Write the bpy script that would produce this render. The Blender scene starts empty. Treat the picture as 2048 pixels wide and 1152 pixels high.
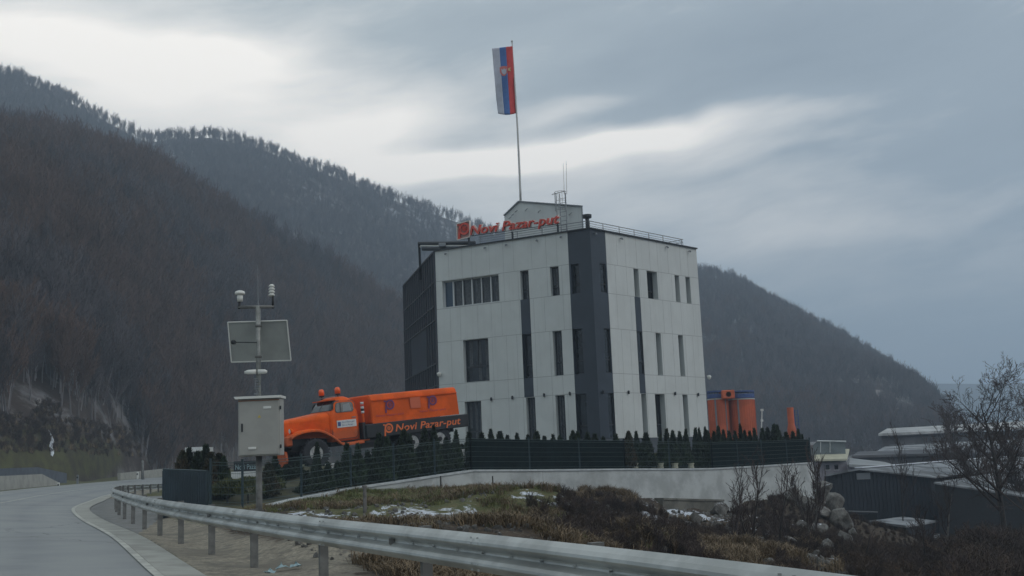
import bpy, bmesh, math, random
import numpy as np
from mathutils import Vector, Matrix, noise as mnoise
random.seed(7); RNG = np.random.default_rng(7)
C = bpy.context.scene.collection
SC = bpy.context.scene
# ------------------------------------------------------------------ camera
F, PITCH, ROLL, EYE = 2215.57, 0.1542, 0.0409, 1.35
cam = bpy.data.cameras.new("camera"); cam.sensor_width = 36; cam.lens = 36 * F / 2048
cam.clip_end = 20000; cam.clip_start = 0.1
camo = bpy.data.objects.new("camera", cam); C.objects.link(camo)
camo.matrix_world = Matrix.Translation((0, 0, EYE)) @ Matrix.Rotation(math.pi / 2 + PITCH, 4, 'X') @ Matrix.Rotation(-ROLL, 4, 'Z')
SC.camera = camo
SC.view_settings.view_transform = 'Standard'; SC.view_settings.look = 'None'
SC.view_settings.exposure = 0.0; SC.view_settings.gamma = 1.0
SC.cycles.use_denoising = True
SC.cycles.volume_bounces = 1; SC.cycles.max_bounces = 6; SC.cycles.diffuse_bounces = 3
SC.cycles.transparent_max_bounces = 12

# ------------------------------------------------------------------ node helpers
class NT:
    def __init__(s, tree): s.t = tree; s.n = tree.nodes; s.l = tree.links
    def new(s, typ, **kw):
        nd = s.n.new(typ)
        for k, v in kw.items(): setattr(nd, k, v)
        return nd
    def put(s, sock, v):
        if hasattr(v, 'is_linked') or isinstance(v, bpy.types.NodeSocket): s.l.new(v, sock)
        else: sock.default_value = v
    def math(s, op, a, b=0.0, c=None, clamp=False):
        nd = s.new('ShaderNodeMath', operation=op, use_clamp=clamp)
        s.put(nd.inputs[0], a); s.put(nd.inputs[1], b)
        if c is not None: s.put(nd.inputs[2], c)
        return nd.outputs[0]
    def vmath(s, op, a, b=None):
        nd = s.new('ShaderNodeVectorMath', operation=op)
        s.put(nd.inputs[0], a)
        if b is not None: s.put(nd.inputs[1], b)
        return nd
    def mix(s, f, a, b):
        nd = s.new('ShaderNodeMix', data_type='RGBA')
        s.put(nd.inputs[0], f); s.put(nd.inputs[6], a if not isinstance(a, tuple) else (*a[:3], 1)); s.put(nd.inputs[7], b if not isinstance(b, tuple) else (*b[:3], 1))
        return nd.outputs[2]
    def noise(s, vec, scale, detail=3, rough=0.5, dist=0.0):
        nd = s.new('ShaderNodeTexNoise'); nd.inputs['Scale'].default_value = scale; nd.inputs['Detail'].default_value = detail
        nd.inputs['Roughness'].default_value = rough; nd.inputs['Distortion'].default_value = dist
        if vec is not None: s.l.new(vec, nd.inputs['Vector'])
        return nd.outputs[0]
    def ramp(s, v, lo, hi, a=0.0, b=1.0):
        nd = s.new('ShaderNodeMapRange', interpolation_type='SMOOTHSTEP'); s.put(nd.inputs[0], v)
        nd.inputs[1].default_value = lo; nd.inputs[2].default_value = hi; nd.inputs[3].default_value = a; nd.inputs[4].default_value = b
        return nd.outputs[0]

# ------------------------------------------------------------------ world: overcast sky with cloud bands, and a soft low sun
SUN_AZ, SUN_EL = math.radians(115), math.radians(34)      # azimuth from +Y towards +X
w = bpy.data.worlds.new("World"); SC.world = w; w.use_nodes = True
T = NT(w.node_tree); T.n.clear()
out = T.new('ShaderNodeOutputWorld'); bg = T.new('ShaderNodeBackground'); T.l.new(bg.outputs[0], out.inputs[0])
sky = T.new('ShaderNodeTexSky', sky_type='NISHITA'); sky.sun_disc = False
sky.sun_elevation = SUN_EL; sky.sun_rotation = SUN_AZ; sky.altitude = 400; sky.dust_density = 3
tc = T.new('ShaderNodeTexCoord'); sep = T.new('ShaderNodeSeparateXYZ'); T.l.new(tc.outputs['Generated'], sep.inputs[0])
az = T.math('ARCTAN2', sep.outputs[0], sep.outputs[1]); el = T.math('ARCSINE', sep.outputs[2])
cmb = T.new('ShaderNodeCombineXYZ'); T.l.new(az, cmb.inputs[0]); T.l.new(el, cmb.inputs[1])
wn = T.new('ShaderNodeTexNoise'); T.l.new(cmb.outputs[0], wn.inputs['Vector']); wn.inputs['Scale'].default_value = 5.0; wn.inputs['Detail'].default_value = 3
wv = T.vmath('SUBTRACT', wn.outputs[1], (0.5, 0.5, 0.5)); wsc = T.vmath('SCALE', wv.outputs[0]); wsc.inputs[3].default_value = 0.055
ae = T.vmath('ADD', cmb.outputs[0], wsc.outputs[0]).outputs[0]
def rayd(px, py):
    U, V = px - 1024, 576 - py
    u = U * math.cos(ROLL) + V * math.sin(ROLL); v = -U * math.sin(ROLL) + V * math.cos(ROLL)
    return Vector((u, F * math.cos(PITCH) - v * math.sin(PITCH), F * math.sin(PITCH) + v * math.cos(PITCH)))
def azel(px, py):
    d = rayd(px, py).normalized(); return math.atan2(d.x, d.y), math.asin(d.z)
def blob(px, py, sx, sy, rot):
    a, e = azel(px, py)
    m = T.new('ShaderNodeMapping', vector_type='TEXTURE'); T.l.new(ae, m.inputs[0])
    m.inputs[1].default_value = (a, e, 0); m.inputs[2].default_value = (0, 0, math.radians(rot)); m.inputs[3].default_value = (sx / F, sy / F, 1)
    L = T.vmath('LENGTH', m.outputs[0]).outputs[1]
    return T.math('EXPONENT', T.math('MULTIPLY', T.math('MULTIPLY', L, L), -1.0))
def acc(items):
    s = None
    for amp, *b in items:
        g = T.math('MULTIPLY', blob(*b), amp); s = g if s is None else T.math('ADD', s, g)
    return s
bright = acc([(0.55, 20, 60, 230, 60, -8), (0.75, 380, 115, 190, 45, 4), (0.3, 250, 110, 520, 130, -5), (1.25, 1130, 300, 300, 26, 7),
              (0.75, 860, 330, 170, 22, 2), (0.55, 1120, 225, 180, 26, 14), (0.42, 760, 255, 200, 55, 12), (0.26, 1480, 255, 260, 30, 8),
              (0.20, 1350, 420, 500, 60, 0), (0.22, 760, 300, 420, 110, 0), (0.26, 1180, 340, 420, 70, 3), (0.36, 380, 200, 420, 110, 0), (0.16, 600, 330, 420, 120, -20), (0.24, 1560, 478, 230, 42, 0), (0.20, 1640, 300, 260, 40, 5), (0.16, 680, 90, 160, 70, 0), (0.12, 2030, 20, 90, 60, 0)])
darks = acc([(0.34, 1010, 262, 230, 24, 9), (0.20, 760, 60, 300, 60, 3), (0.30, 1300, 150, 420, 75, 6), (0.26, 1800, 70, 420, 120, 0),
             (0.22, 1850, 280, 300, 60, 6), (0.12, 1050, 60, 250, 60, 5), (0.16, 1500, 340, 240, 20, 8)])
st = T.new('ShaderNodeMapping', vector_type='TEXTURE'); T.l.new(ae, st.inputs[0]); st.inputs[2].default_value = (0, 0, math.radians(9)); st.inputs[3].default_value = (1.0, 0.22, 1)
n1 = T.noise(st.outputs[0], 5.0, 6, 0.55, 0.3); n2 = T.noise(st.outputs[0], 17.0, 6, 0.65)
nn = T.math('ADD', T.math('MULTIPLY', T.math('SUBTRACT', n1, 0.5), 0.62), T.math('MULTIPLY', T.math('SUBTRACT', n2, 0.5), 0.34))
lum = T.math('ADD', T.math('ADD', T.math('SUBTRACT', bright, darks), nn), 0.055)
left = T.ramp(az, -0.45, 0.42)
base = T.mix(left, (0.395, 0.435, 0.445), (0.255, 0.302, 0.342))
lowb = T.mix(T.ramp(el, -0.02, 0.20), (0.222, 0.288, 0.322), base)
lightc = T.mix(T.math('MULTIPLY', T.math('MAXIMUM', lum, 0.0), 1.15, clamp=True), lowb, (0.93, 0.885, 0.82))
darkc = T.mix(T.math('MULTIPLY', T.math('MAXIMUM', T.math('MULTIPLY', lum, -1.0), 0.0), 1.3, clamp=True), lightc, (0.17, 0.21, 0.25))
cl10 = T.vmath('SCALE', darkc); cl10.inputs[3].default_value = 16.0
fin = T.mix(0.97, sky.outputs[0], cl10.outputs[0])
T.l.new(fin, bg.inputs[0]); bg.inputs[1].default_value = 0.1
sun = bpy.data.lights.new("sun", 'SUN'); sun.energy = 1.0; sun.angle = math.radians(40); sun.color = (1.0, 0.95, 0.88)
suno = bpy.data.objects.new("sun", sun); C.objects.link(suno)
sd = Vector((math.sin(SUN_AZ) * math.cos(SUN_EL), math.cos(SUN_AZ) * math.cos(SUN_EL), math.sin(SUN_EL)))
suno.rotation_euler = sd.to_track_quat('Z', 'Y').to_euler()

# ------------------------------------------------------------------ geometry helpers
def at(px, py, Y):
    d = rayd(px, py); k = Y / d.y; return Vector((d.x * k, Y, EYE + d.z * k))
def atz(px, py, z):
    d = rayd(px, py); k = (z - EYE) / d.z; return Vector((d.x * k, d.y * k, z))
class MB:
    """collects shapes of one mesh"""
    def __init__(s): s.v = []; s.f = []
    def add(s, vs, fs):
        b = len(s.v); s.v += [tuple(p) for p in vs]; s.f += [tuple(i + b for i in f) for f in fs]; return s
    def box(s, c, d, M=None, bev=0.0):
        x, y, z = d[0] / 2, d[1] / 2, d[2] / 2; c = Vector(c)
        if bev <= 0:
            vs = [Vector((sx * x, sy * y, sz * z)) for sz in (-1, 1) for sx, sy in ((-1, -1), (1, -1), (1, 1), (-1, 1))]
            fs = [(3, 2, 1, 0), (4, 5, 6, 7), (0, 1, 5, 4), (1, 2, 6, 5), (2, 3, 7, 6), (3, 0, 4, 7)]
        else:
            b = min(bev, x * .95, y * .95, z * .95); vs = []; rings = []
            for zz, ins in ((-z, b), (-z + b, 0), (z - b, 0), (z, b)):
                ring = []
                for sx, sy in ((-1, -1), (1, -1), (1, 1), (-1, 1)):
                    p1 = Vector((sx * (x - ins - (b if ins == 0 else 0)), sy * (y - ins), zz)); p2 = Vector((sx * (x - ins), sy * (y - ins - (b if ins == 0 else 0)), zz))
                    ring += [p2, p1] if sx * sy > 0 else [p1, p2]
                rings.append(ring)
            rings = [[r[1], r[0]] + r[2:] if False else r for r in rings]
            for r in rings: vs += r
            # order each ring by angle
            vs = []
            for r in rings: vs += sorted(r, key=lambda p: math.atan2(p.y / max(y, 1e-6), p.x / max(x, 1e-6)))
            fs = [tuple(reversed(range(8))), tuple(range(24, 32))]
            for k in range(3):
                for i in range(8): j = (i + 1) % 8; fs.append((k * 8 + i, k * 8 + j, k * 8 + 8 + j, k * 8 + 8 + i))
        if M is not None: vs = [M @ p for p in vs]
        return s.add([p + c for p in vs], fs)
    def tube(s, pts, r, n=8, caps=True):
        pts = [Vector(p) for p in pts]; m = len(pts)
        if not hasattr(r, '__len__'): r = [r] * m
        vs = []; up = Vector((0.13, 0.27, 0.95))
        for i, p in enumerate(pts):
            d = (pts[min(i + 1, m - 1)] - pts[max(i - 1, 0)]).normalized()
            a = d.cross(up)
            if a.length < 0.05: a = d.cross(Vector((1, 0, 0)))
            a.normalize(); b = d.cross(a)
            for k in range(n):
                t = 2 * math.pi * k / n; vs.append(p + (a * math.cos(t) + b * math.sin(t)) * r[i])
        fs = [(i * n + k, i * n + (k + 1) % n, (i + 1) * n + (k + 1) % n, (i + 1) * n + k) for i in range(m - 1) for k in range(n)]
        if caps and n > 2: fs += [tuple(reversed(range(n))), tuple(range((m - 1) * n, m * n))]
        return s.add(vs, fs)
    def lathe(s, prof, c=(0, 0, 0), n=24, M=None):
        """prof: list of (r, z)"""
        vs = []; c = Vector(c)
        for r, z in prof:
            for k in range(n):
                t = 2 * math.pi * k / n; p = Vector((r * math.cos(t), r * math.sin(t), z))
                vs.append((M @ p if M is not None else p) + c)
        m = len(prof)
        fs = [(i * n + k, i * n + (k + 1) % n, (i + 1) * n + (k + 1) % n, (i + 1) * n + k) for i in range(m - 1) for k in range(n)]
        if prof[0][0] > 1e-5: fs.append(tuple(reversed(range(n))))
        if prof[-1][0] > 1e-5: fs.append(tuple(range((m - 1) * n, m * n)))
        return s.add(vs, fs)
    def prism(s, poly, e):
        """closed planar polygon (list of Vector) extruded along the vector e"""
        e = Vector(e); n = len(poly); vs = [Vector(p) for p in poly] + [Vector(p) + e for p in poly]
        fs = [tuple(reversed(range(n))), tuple(range(n, 2 * n))] + [(i, (i + 1) % n, n + (i + 1) % n, n + i) for i in range(n)]
        return s.add(vs, fs)
    def build(s, name, m, parent=None, smooth=False, rec=True):
        me = bpy.data.meshes.new(name); me.from_pydata(s.v, [], s.f); me.materials.append(m)
        if rec:
            bm = bmesh.new(); bm.from_mesh(me); bmesh.ops.recalc_face_normals(bm, faces=bm.faces); bm.to_mesh(me); bm.free()
        if smooth: me.polygons.foreach_set('use_smooth', [True] * len(me.polygons))
        me.update()
        return link(name, me, parent)
def link(name, me, parent=None):
    o = bpy.data.objects.new(name, me); C.objects.link(o)
    if parent is not None: o.parent = parent
    return o
def tag(o, label=None, cat=None, group=None, kind=None):
    if label: o['label'] = label
    if cat: o['category'] = cat
    if group: o['group'] = group
    if kind: o['kind'] = kind
    return o
def empty(name, loc, label, cat, group=None, M=None):
    o = bpy.data.objects.new(name, None); C.objects.link(o); o.empty_display_size = 0.2
    if M is None: o.location = loc
    else: o.matrix_world = M
    return tag(o, label, cat, group)
def copy_tree(o, parent=None):
    kids = list(o.children)
    c = o.copy(); C.objects.link(c)
    if parent is not None: c.parent = parent
    for ch in kids: copy_tree(ch, c)
    return c

# ------------------------------------------------------------------ materials
def M_(name, col, rough=0.7, metal=0.0, var=0.0, vscale=2.0, bump=0.0, bscale=20.0, col2=None, spec=0.5, coord='Object', rand=0.0, emis=None, tdet=4):
    m = bpy.data.materials.new(name); m.use_nodes = True; t = NT(m.node_tree)
    b = t.n['Principled BSDF']; b.inputs['Roughness'].default_value = rough; b.inputs['Metallic'].default_value = metal
    b.inputs['Specular IOR Level'].default_value = spec
    tcn = t.new('ShaderNodeTexCoord'); v = tcn.outputs[coord]
    c = (*col, 1)
    if var > 0 or col2 is not None:
        n = t.noise(v, vscale, tdet, 0.6); c2 = col2 if col2 is not None else tuple(x * (1 - var) for x in col)
        f = t.ramp(n, 0.38, 0.62); c = t.mix(f, col, c2)
    if rand > 0:
        oi = t.new('ShaderNodeObjectInfo'); h = t.new('ShaderNodeHueSaturation')
        t.put(h.inputs['Value'], t.math('ADD', t.math('MULTIPLY', oi.outputs['Random'], 2 * rand), 1 - rand)); t.put(h.inputs['Color'], c if not isinstance(c, tuple) else c); c = h.outputs[0]
    t.put(b.inputs['Base Color'], c)
    if bump > 0:
        bn = t.new('ShaderNodeBump'); bn.inputs['Strength'].default_value = bump; bn.inputs['Distance'].default_value = 0.05
        t.l.new(t.noise(v, bscale, 5, 0.65), bn.inputs['Height']); t.l.new(bn.outputs[0], b.inputs['Normal'])
    return m
MT = {}
MT['panel'] = M_('facade_panel', (0.60, 0.625, 0.61), 0.55, var=0.07, vscale=0.6, tdet=6)
def streaks(m, amt):
    t = NT(m.node_tree); b = t.n['Principled BSDF']; lk = b.inputs['Base Color'].links[0].from_socket; g = t.new('ShaderNodeNewGeometry'); mp = t.new('ShaderNodeMapping'); mp.inputs[3].default_value = (3.0, 3.0, 0.12); t.l.new(g.outputs['Position'], mp.inputs[0])
    n = t.noise(mp.outputs[0], 1.6, 6, 0.7); t.put(b.inputs['Base Color'], t.mix(t.math('MULTIPLY', t.ramp(n, 0.48, 0.75), amt), lk, (0.22, 0.22, 0.20)))
streaks(MT['panel'], 0.14)
MT['dark'] = M_('dark_cladding', (0.030, 0.042, 0.060), 0.45, var=0.15, vscale=0.8)
MT['darkface'] = M_('dark_facade', (0.030, 0.036, 0.048), 0.6, var=0.35, vscale=0.35)
MT['fin'] = M_('grey_fin', (0.050, 0.056, 0.070), 0.7)
MT['joint'] = M_('joint', (0.30, 0.31, 0.31), 0.8)
MT['glass'] = M_('window_glass', (0.020, 0.026, 0.032), 0.12, var=0.5, vscale=1.3, spec=0.5)
MT['blueglass'] = M_('blue_glass', (0.02, 0.05, 0.085), 0.12, spec=0.6)
MT['frame'] = M_('dark_frame', (0.018, 0.022, 0.028), 0.5)
MT['wframe'] = M_('white_frame', (0.55, 0.57, 0.57), 0.4)
MT['curtain'] = M_('curtain', (0.10, 0.11, 0.12), 0.9, var=0.4, vscale=9)
MT['plinth'] = M_('plinth', (0.10, 0.115, 0.14), 0.8, var=0.2)
MT['black'] = M_('black_paint', (0.012, 0.014, 0.018), 0.45, var=0.3, vscale=6)
MT['rubber'] = M_('rubber', (0.022, 0.025, 0.032), 0.8, var=0.4, vscale=9)
MT['steel'] = M_('galvanised_steel', (0.50, 0.525, 0.515), 0.42, metal=0.5, var=0.30, vscale=1.4, bump=0.05, bscale=30)
MT['post'] = M_('weathered_post', (0.19, 0.19, 0.18), 0.65, metal=0.2, var=0.35, vscale=5)
MT['mast'] = M_('mast_metal', (0.30, 0.31, 0.295), 0.5, metal=0.3, var=0.3, vscale=6)
MT['railing'] = M_('grey_railing', (0.22, 0.235, 0.25), 0.5, metal=0.5)
MT['red'] = M_('sign_red', (0.66, 0.085, 0.055), 0.5, var=0.15, vscale=4)
MT['cream'] = M_('sign_cream', (0.72, 0.66, 0.60), 0.5)
MT['orange'] = M_('orange_paint', (0.80, 0.118, 0.012), 0.5, var=0.22, vscale=1.6, tdet=6, spec=0.12)
def grime(m, z0, z1, amt):
    t = NT(m.node_tree); b = t.n['Principled BSDF']; lk = b.inputs['Base Color'].links[0].from_socket; tc_ = t.new('ShaderNodeTexCoord'); sp = t.new('ShaderNodeSeparateXYZ'); t.l.new(tc_.outputs['Object'], sp.inputs[0])
    n = t.noise(tc_.outputs['Object'], 3.5, 7, 0.72); low = t.ramp(sp.outputs[2], z0, z1, 0.45, 0.0); f = t.ramp(t.math('ADD', n, low), 0.56, 0.80)
    t.put(b.inputs['Base Color'], t.mix(t.math('MULTIPLY', f, amt), lk, (0.17, 0.12, 0.085)))
grime(MT['orange'], 0.9, 1.6, 0.42)
MT['orange2'] = M_('faded_orange_paint', (0.58, 0.115, 0.036), 0.65, var=0.22, vscale=0.7)
MT['textorange'] = M_('orange_letter', (0.75, 0.16, 0.035), 0.5)
MT['purple'] = M_('purple_print', (0.16, 0.035, 0.12), 0.5)
MT['purplef'] = M_('faded_purple_print', (0.48, 0.07, 0.09), 0.5)
MT['ghost'] = M_('faded_patch', (0.60, 0.12, 0.045), 0.5)
MT['white'] = M_('white_paint', (0.66, 0.68, 0.68), 0.5, var=0.12, vscale=5)
MT['rim'] = M_('white_rim', (0.42, 0.43, 0.43), 0.5, var=0.35, vscale=7)
MT['blue'] = M_('blue_paint', (0.045, 0.085, 0.24), 0.5)
MT['cabinet'] = M_('cabinet_grey', (0.37, 0.365, 0.335), 0.55, var=0.08, vscale=3)
MT['panelback'] = M_('pale_panel_back', (0.33, 0.345, 0.325), 0.5, var=0.12, vscale=2.2)
MT['sensor'] = M_('white_plastic', (0.70, 0.70, 0.66), 0.45)
MT['yellow'] = M_('warning_yellow', (0.55, 0.42, 0.08), 0.5)
MT['wall'] = M_('white_render', (0.50, 0.525, 0.52), 0.85, var=0.28, vscale=0.9, bump=0.3, bscale=6, tdet=7)
MT['oldconc'] = M_('old_concrete', (0.185, 0.18, 0.155), 0.9, var=0.4, vscale=1.5, bump=0.5, bscale=5)
MT['conc'] = M_('pale_concrete', (0.36, 0.355, 0.32), 0.85, var=0.2, vscale=1.2, bump=0.3, bscale=8)
MT['coping'] = M_('coping', (0.52, 0.55, 0.56), 0.8, var=0.2, vscale=3)
MT['fgreen'] = M_('fence_green', (0.022, 0.045, 0.055), 0.5, var=0.2, vscale=3)
MT['fwire'] = M_('fence_wire', (0.045, 0.075, 0.075), 0.5)
MT['fsheet'] = M_('green_sheet', (0.036, 0.058, 0.075), 0.55, var=0.3, vscale=1.5)
MT['net'] = M_('shade_net', (0.010, 0.018, 0.020), 1.0, var=0.3, vscale=2, spec=0.05)
MT['thuja'] = M_('thuja_leaf', (0.032, 0.055, 0.024), 0.75, col2=(0.012, 0.022, 0.012), vscale=3.0, rand=0.35)
MT['thujab'] = M_('brown_thuja_leaf', (0.065, 0.045, 0.022), 0.8, col2=(0.03, 0.035, 0.016), vscale=2.5, rand=0.3)
MT['shrub'] = M_('yellow_green_leaf', (0.10, 0.11, 0.035), 0.8, col2=(0.045, 0.06, 0.022), vscale=4)
MT['bark'] = M_('bark', (0.045, 0.040, 0.038), 0.9, var=0.4, vscale=8)
MT['barkpale'] = M_('pale_bark', (0.16, 0.15, 0.14), 0.9, var=0.4, vscale=8)
MT['twig'] = M_('twig', (0.058, 0.044, 0.041), 0.9, rand=0.35)
MT['twigfar'] = M_('far_twig', (0.080, 0.068, 0.072), 0.9, rand=0.45)
MT['trunkfar'] = M_('far_trunk', (0.17, 0.16, 0.165), 0.9, rand=0.4)
MT['brush'] = M_('brush_twig', (0.085, 0.058, 0.042), 0.9, col2=(0.045, 0.036, 0.032), vscale=1.0, rand=0.4)
MT['drygrass'] = M_('dry_grass', (0.20, 0.145, 0.085), 0.9, col2=(0.11, 0.085, 0.055), vscale=3, rand=0.35)
MT['grass'] = M_('green_grass', (0.12, 0.145, 0.045), 0.9, col2=(0.16, 0.15, 0.06), vscale=3, rand=0.35)
MT['rock'] = M_('pale_rock', (0.27, 0.265, 0.25), 0.9, var=0.5, vscale=3.5, bump=0.8, bscale=6, tdet=6)
def rock_mat():
    m = M_('pale_rock', (0.27, 0.265, 0.25), 0.9, bump=0.8, bscale=6); t = NT(m.node_tree); b = t.n['Principled BSDF']; g = t.new('ShaderNodeNewGeometry'); sp = t.new('ShaderNodeSeparateXYZ'); t.l.new(g.outputs['True Normal'], sp.inputs[0])
    n = t.noise(g.outputs['Position'], 2.5, 6, 0.7); n2 = t.noise(g.outputs['Position'], 9.0, 5, 0.7)
    c = t.mix(t.ramp(n, 0.35, 0.65), (0.20, 0.195, 0.18), (0.085, 0.08, 0.072)); c = t.mix(t.math('MULTIPLY', t.ramp(n2, 0.45, 0.7), 0.5), c, (0.08, 0.075, 0.065))
    sn = t.ramp(t.math('ADD', sp.outputs[2], t.math('MULTIPLY', t.math('SUBTRACT', n, 0.5), 1.6)), 1.04, 1.12)
    t.put(b.inputs['Base Color'], t.mix(sn, c, (0.60, 0.63, 0.68))); return m
MT['rock'] = rock_mat()
MT['snow'] = M_('snow', (0.70, 0.74, 0.80), 0.7, var=0.1, vscale=8)
MT['shed'] = M_('dark_corrugated_sheet', (0.022, 0.030, 0.042), 0.55, var=0.2, vscale=0.6)
MT['roofsnow'] = M_('snowy_roof', (0.27, 0.29, 0.31), 0.8, col2=(0.10, 0.108, 0.115), vscale=0.7, tdet=8)
MT['hallroof'] = M_('hall_roof_snow', (0.46, 0.47, 0.47), 0.8, col2=(0.26, 0.27, 0.275), vscale=0.5, tdet=8)
MT['rooflight'] = M_('light_roof', (0.30, 0.32, 0.33), 0.7, var=0.25, vscale=0.5)
MT['hallwall'] = M_('hall_wall', (0.10, 0.105, 0.115), 0.8, col2=(0.055, 0.06, 0.07), vscale=0.35)
MT['creamroof'] = M_('cream_roof', (0.50, 0.49, 0.38), 0.7, var=0.12)
MT['housewall'] = M_('lilac_white_wall', (0.32, 0.31, 0.35), 0.85, var=0.15)
MT['greenhouse'] = M_('grey_sheeting', (0.17, 0.20, 0.21), 0.35, var=0.25, vscale=1.2)
MT['alu'] = M_('flag_pole_metal', (0.45, 0.45, 0.44), 0.4, metal=0.4)
MT['fred'] = M_('flag_red', (0.62, 0.07, 0.07), 0.8, var=0.12, vscale=3)
MT['fblue'] = M_('flag_blue', (0.08, 0.17, 0.42), 0.8, var=0.12, vscale=3)
MT['fwhite'] = M_('flag_white', (0.50, 0.52, 0.60), 0.8, var=0.1, vscale=3)
MT['gold'] = M_('flag_gold', (0.60, 0.42, 0.22), 0.8)
MT['fpink'] = M_('flag_crest_red', (0.62, 0.18, 0.16), 0.8)
MT['marking'] = M_('road_paint', (0.47, 0.48, 0.43), 0.8, col2=(0.32, 0.325, 0.30), vscale=2.5, tdet=7)
MT['beaconlens'] = M_('amber_lens', (0.85, 0.12, 0.02), 0.25)
MT['floor'] = M_('yard_lawn', (0.085, 0.085, 0.045), 0.95, col2=(0.05, 0.048, 0.03), vscale=1.5, tdet=7)
MT['teal'] = M_('teal_letter', (0.30, 0.42, 0.45), 0.6)

# asphalt
def asphalt():
    m = M_('asphalt', (0.125, 0.135, 0.145), 0.78); t = NT(m.node_tree); b = t.n['Principled BSDF']
    g = t.new('ShaderNodeNewGeometry'); at_ = t.new('ShaderNodeAttribute', attribute_name='lat')
    n = t.noise(g.outputs['Position'], 0.5, 5, 0.6); fine = t.noise(g.outputs['Position'], 40, 3, 0.7)
    wear = t.math('ABSOLUTE', t.math('SINE', t.math('MULTIPLY', at_.outputs['Fac'], 1.85)))
    c = t.mix(t.ramp(n, 0.35, 0.65), (0.215, 0.23, 0.24), (0.27, 0.285, 0.285))
    c = t.mix(t.math('MULTIPLY', wear, 0.45), c, (0.33, 0.345, 0.335))
    c = t.mix(t.math('MULTIPLY', fine, 0.25), c, (0.07, 0.075, 0.08))
    vo = t.new('ShaderNodeTexVoronoi', feature='DISTANCE_TO_EDGE'); vo.inputs['Scale'].default_value = 0.22; wp = t.vmath('ADD', g.outputs['Position'], None)
    nz = t.new('ShaderNodeTexNoise'); nz.inputs['Scale'].default_value = 1.5; nz.inputs['Detail'].default_value = 6; t.l.new(g.outputs['Position'], nz.inputs['Vector']); t.l.new(nz.outputs[1], wp.inputs[1]); t.l.new(wp.outputs[0], vo.inputs['Vector'])
    crack = t.math('MULTIPLY', t.ramp(vo.outputs['Distance'], 0.0, 0.007, 1.0, 0.0), t.ramp(t.noise(g.outputs['Position'], 0.12, 2, 0.5), 0.48, 0.58))
    c = t.mix(t.math('MULTIPLY', crack, 0.75), c, (0.05, 0.052, 0.055))
    damp = t.ramp(t.noise(g.outputs['Position'], 0.28, 5, 0.65, 0.6), 0.54, 0.66); c = t.mix(t.math('MULTIPLY', damp, 0.22), c, (0.10, 0.105, 0.11))
    t.put(b.inputs['Base Color'], c)
    bn = t.new('ShaderNodeBump'); bn.inputs['Strength'].default_value = 0.25; bn.inputs['Distance'].default_value = 0.01
    t.l.new(fine, bn.inputs['Height']); t.l.new(bn.outputs[0], b.inputs['Normal'])
    return m
MT['asphalt'] = asphalt()
def gutter():
    m = M_('concrete_gutter', (0.25, 0.25, 0.22), 0.85); t = NT(m.node_tree); b = t.n['Principled BSDF']
    g = t.new('ShaderNodeNewGeometry'); n = t.noise(g.outputs['Position'], 1.2, 6, 0.65)
    t.put(b.inputs['Base Color'], t.mix(t.ramp(n, 0.35, 0.68), (0.36, 0.365, 0.33), (0.25, 0.25, 0.225)))
    return m
MT['gutter'] = gutter()
# terrain: masks 'gravel','green','snow','forest' are land cover baked per vertex from plan positions
def terrain_mat():
    m = M_('land', (0.1, 0.1, 0.1), 0.95, spec=0.2); t = NT(m.node_tree); b = t.n['Principled BSDF']
    g = t.new('ShaderNodeNewGeometry'); P = g.outputs['Position']
    A = lambda k: t.new('ShaderNodeAttribute', attribute_name=k).outputs['Fac']
    n1 = t.noise(P, 0.35, 6, 0.6); n2 = t.noise(P, 3.0, 6, 0.7); n3 = t.noise(P, 14.0, 4, 0.7)
    soil = t.mix(t.ramp(n2, 0.35, 0.65), (0.04, 0.031, 0.025), (0.085, 0.064, 0.046)); soil = t.mix(t.ramp(n3, 0.52, 0.68), soil, (0.14, 0.125, 0.10))
    grn = t.mix(t.ramp(n2, 0.35, 0.7), (0.085, 0.095, 0.04), (0.14, 0.125, 0.065))
    c = t.mix(t.ramp(t.math('ADD', A('green'), t.math('MULTIPLY', t.math('SUBTRACT', n2, 0.5), 0.9)), 0.35, 0.65), soil, grn)
    grav = t.mix(t.ramp(n3, 0.35, 0.65), (0.38, 0.345, 0.27), (0.20, 0.18, 0.145))
    grav = t.mix(t.ramp(n2, 0.46, 0.66), grav, (0.15, 0.14, 0.12)); grav = t.mix(t.ramp(n1, 0.46, 0.62), grav, (0.19, 0.175, 0.145))
    c = t.mix(t.ramp(t.math('ADD', A('gravel'), t.math('MULTIPLY', t.math('SUBTRACT', n2, 0.5), 0.8)), 0.40, 0.60), c, grav)
    c = t.mix(t.ramp(A('apron'), 0.4, 0.6), c, t.mix(t.ramp(n2, 0.4, 0.7), (0.24, 0.245, 0.24), (0.17, 0.17, 0.16)))
    sn = t.ramp(t.math('ADD', A('snow'), t.math('MULTIPLY', t.math('SUBTRACT', t.noise(P, 2.2, 7, 0.75, 0.5), 0.5), 2.6)), 0.62, 0.80)
    c = t.mix(sn, c, (0.58, 0.62, 0.68))
    t.put(b.inputs['Base Color'], c)
    bn = t.new('ShaderNodeBump'); bn.inputs['Strength'].default_value = 0.8; bn.inputs['Distance'].default_value = 0.12
    t.l.new(n2, bn.inputs['Height']); t.l.new(bn.outputs[0], b.inputs['Normal'])
    return m
MT['land'] = terrain_mat()
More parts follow.
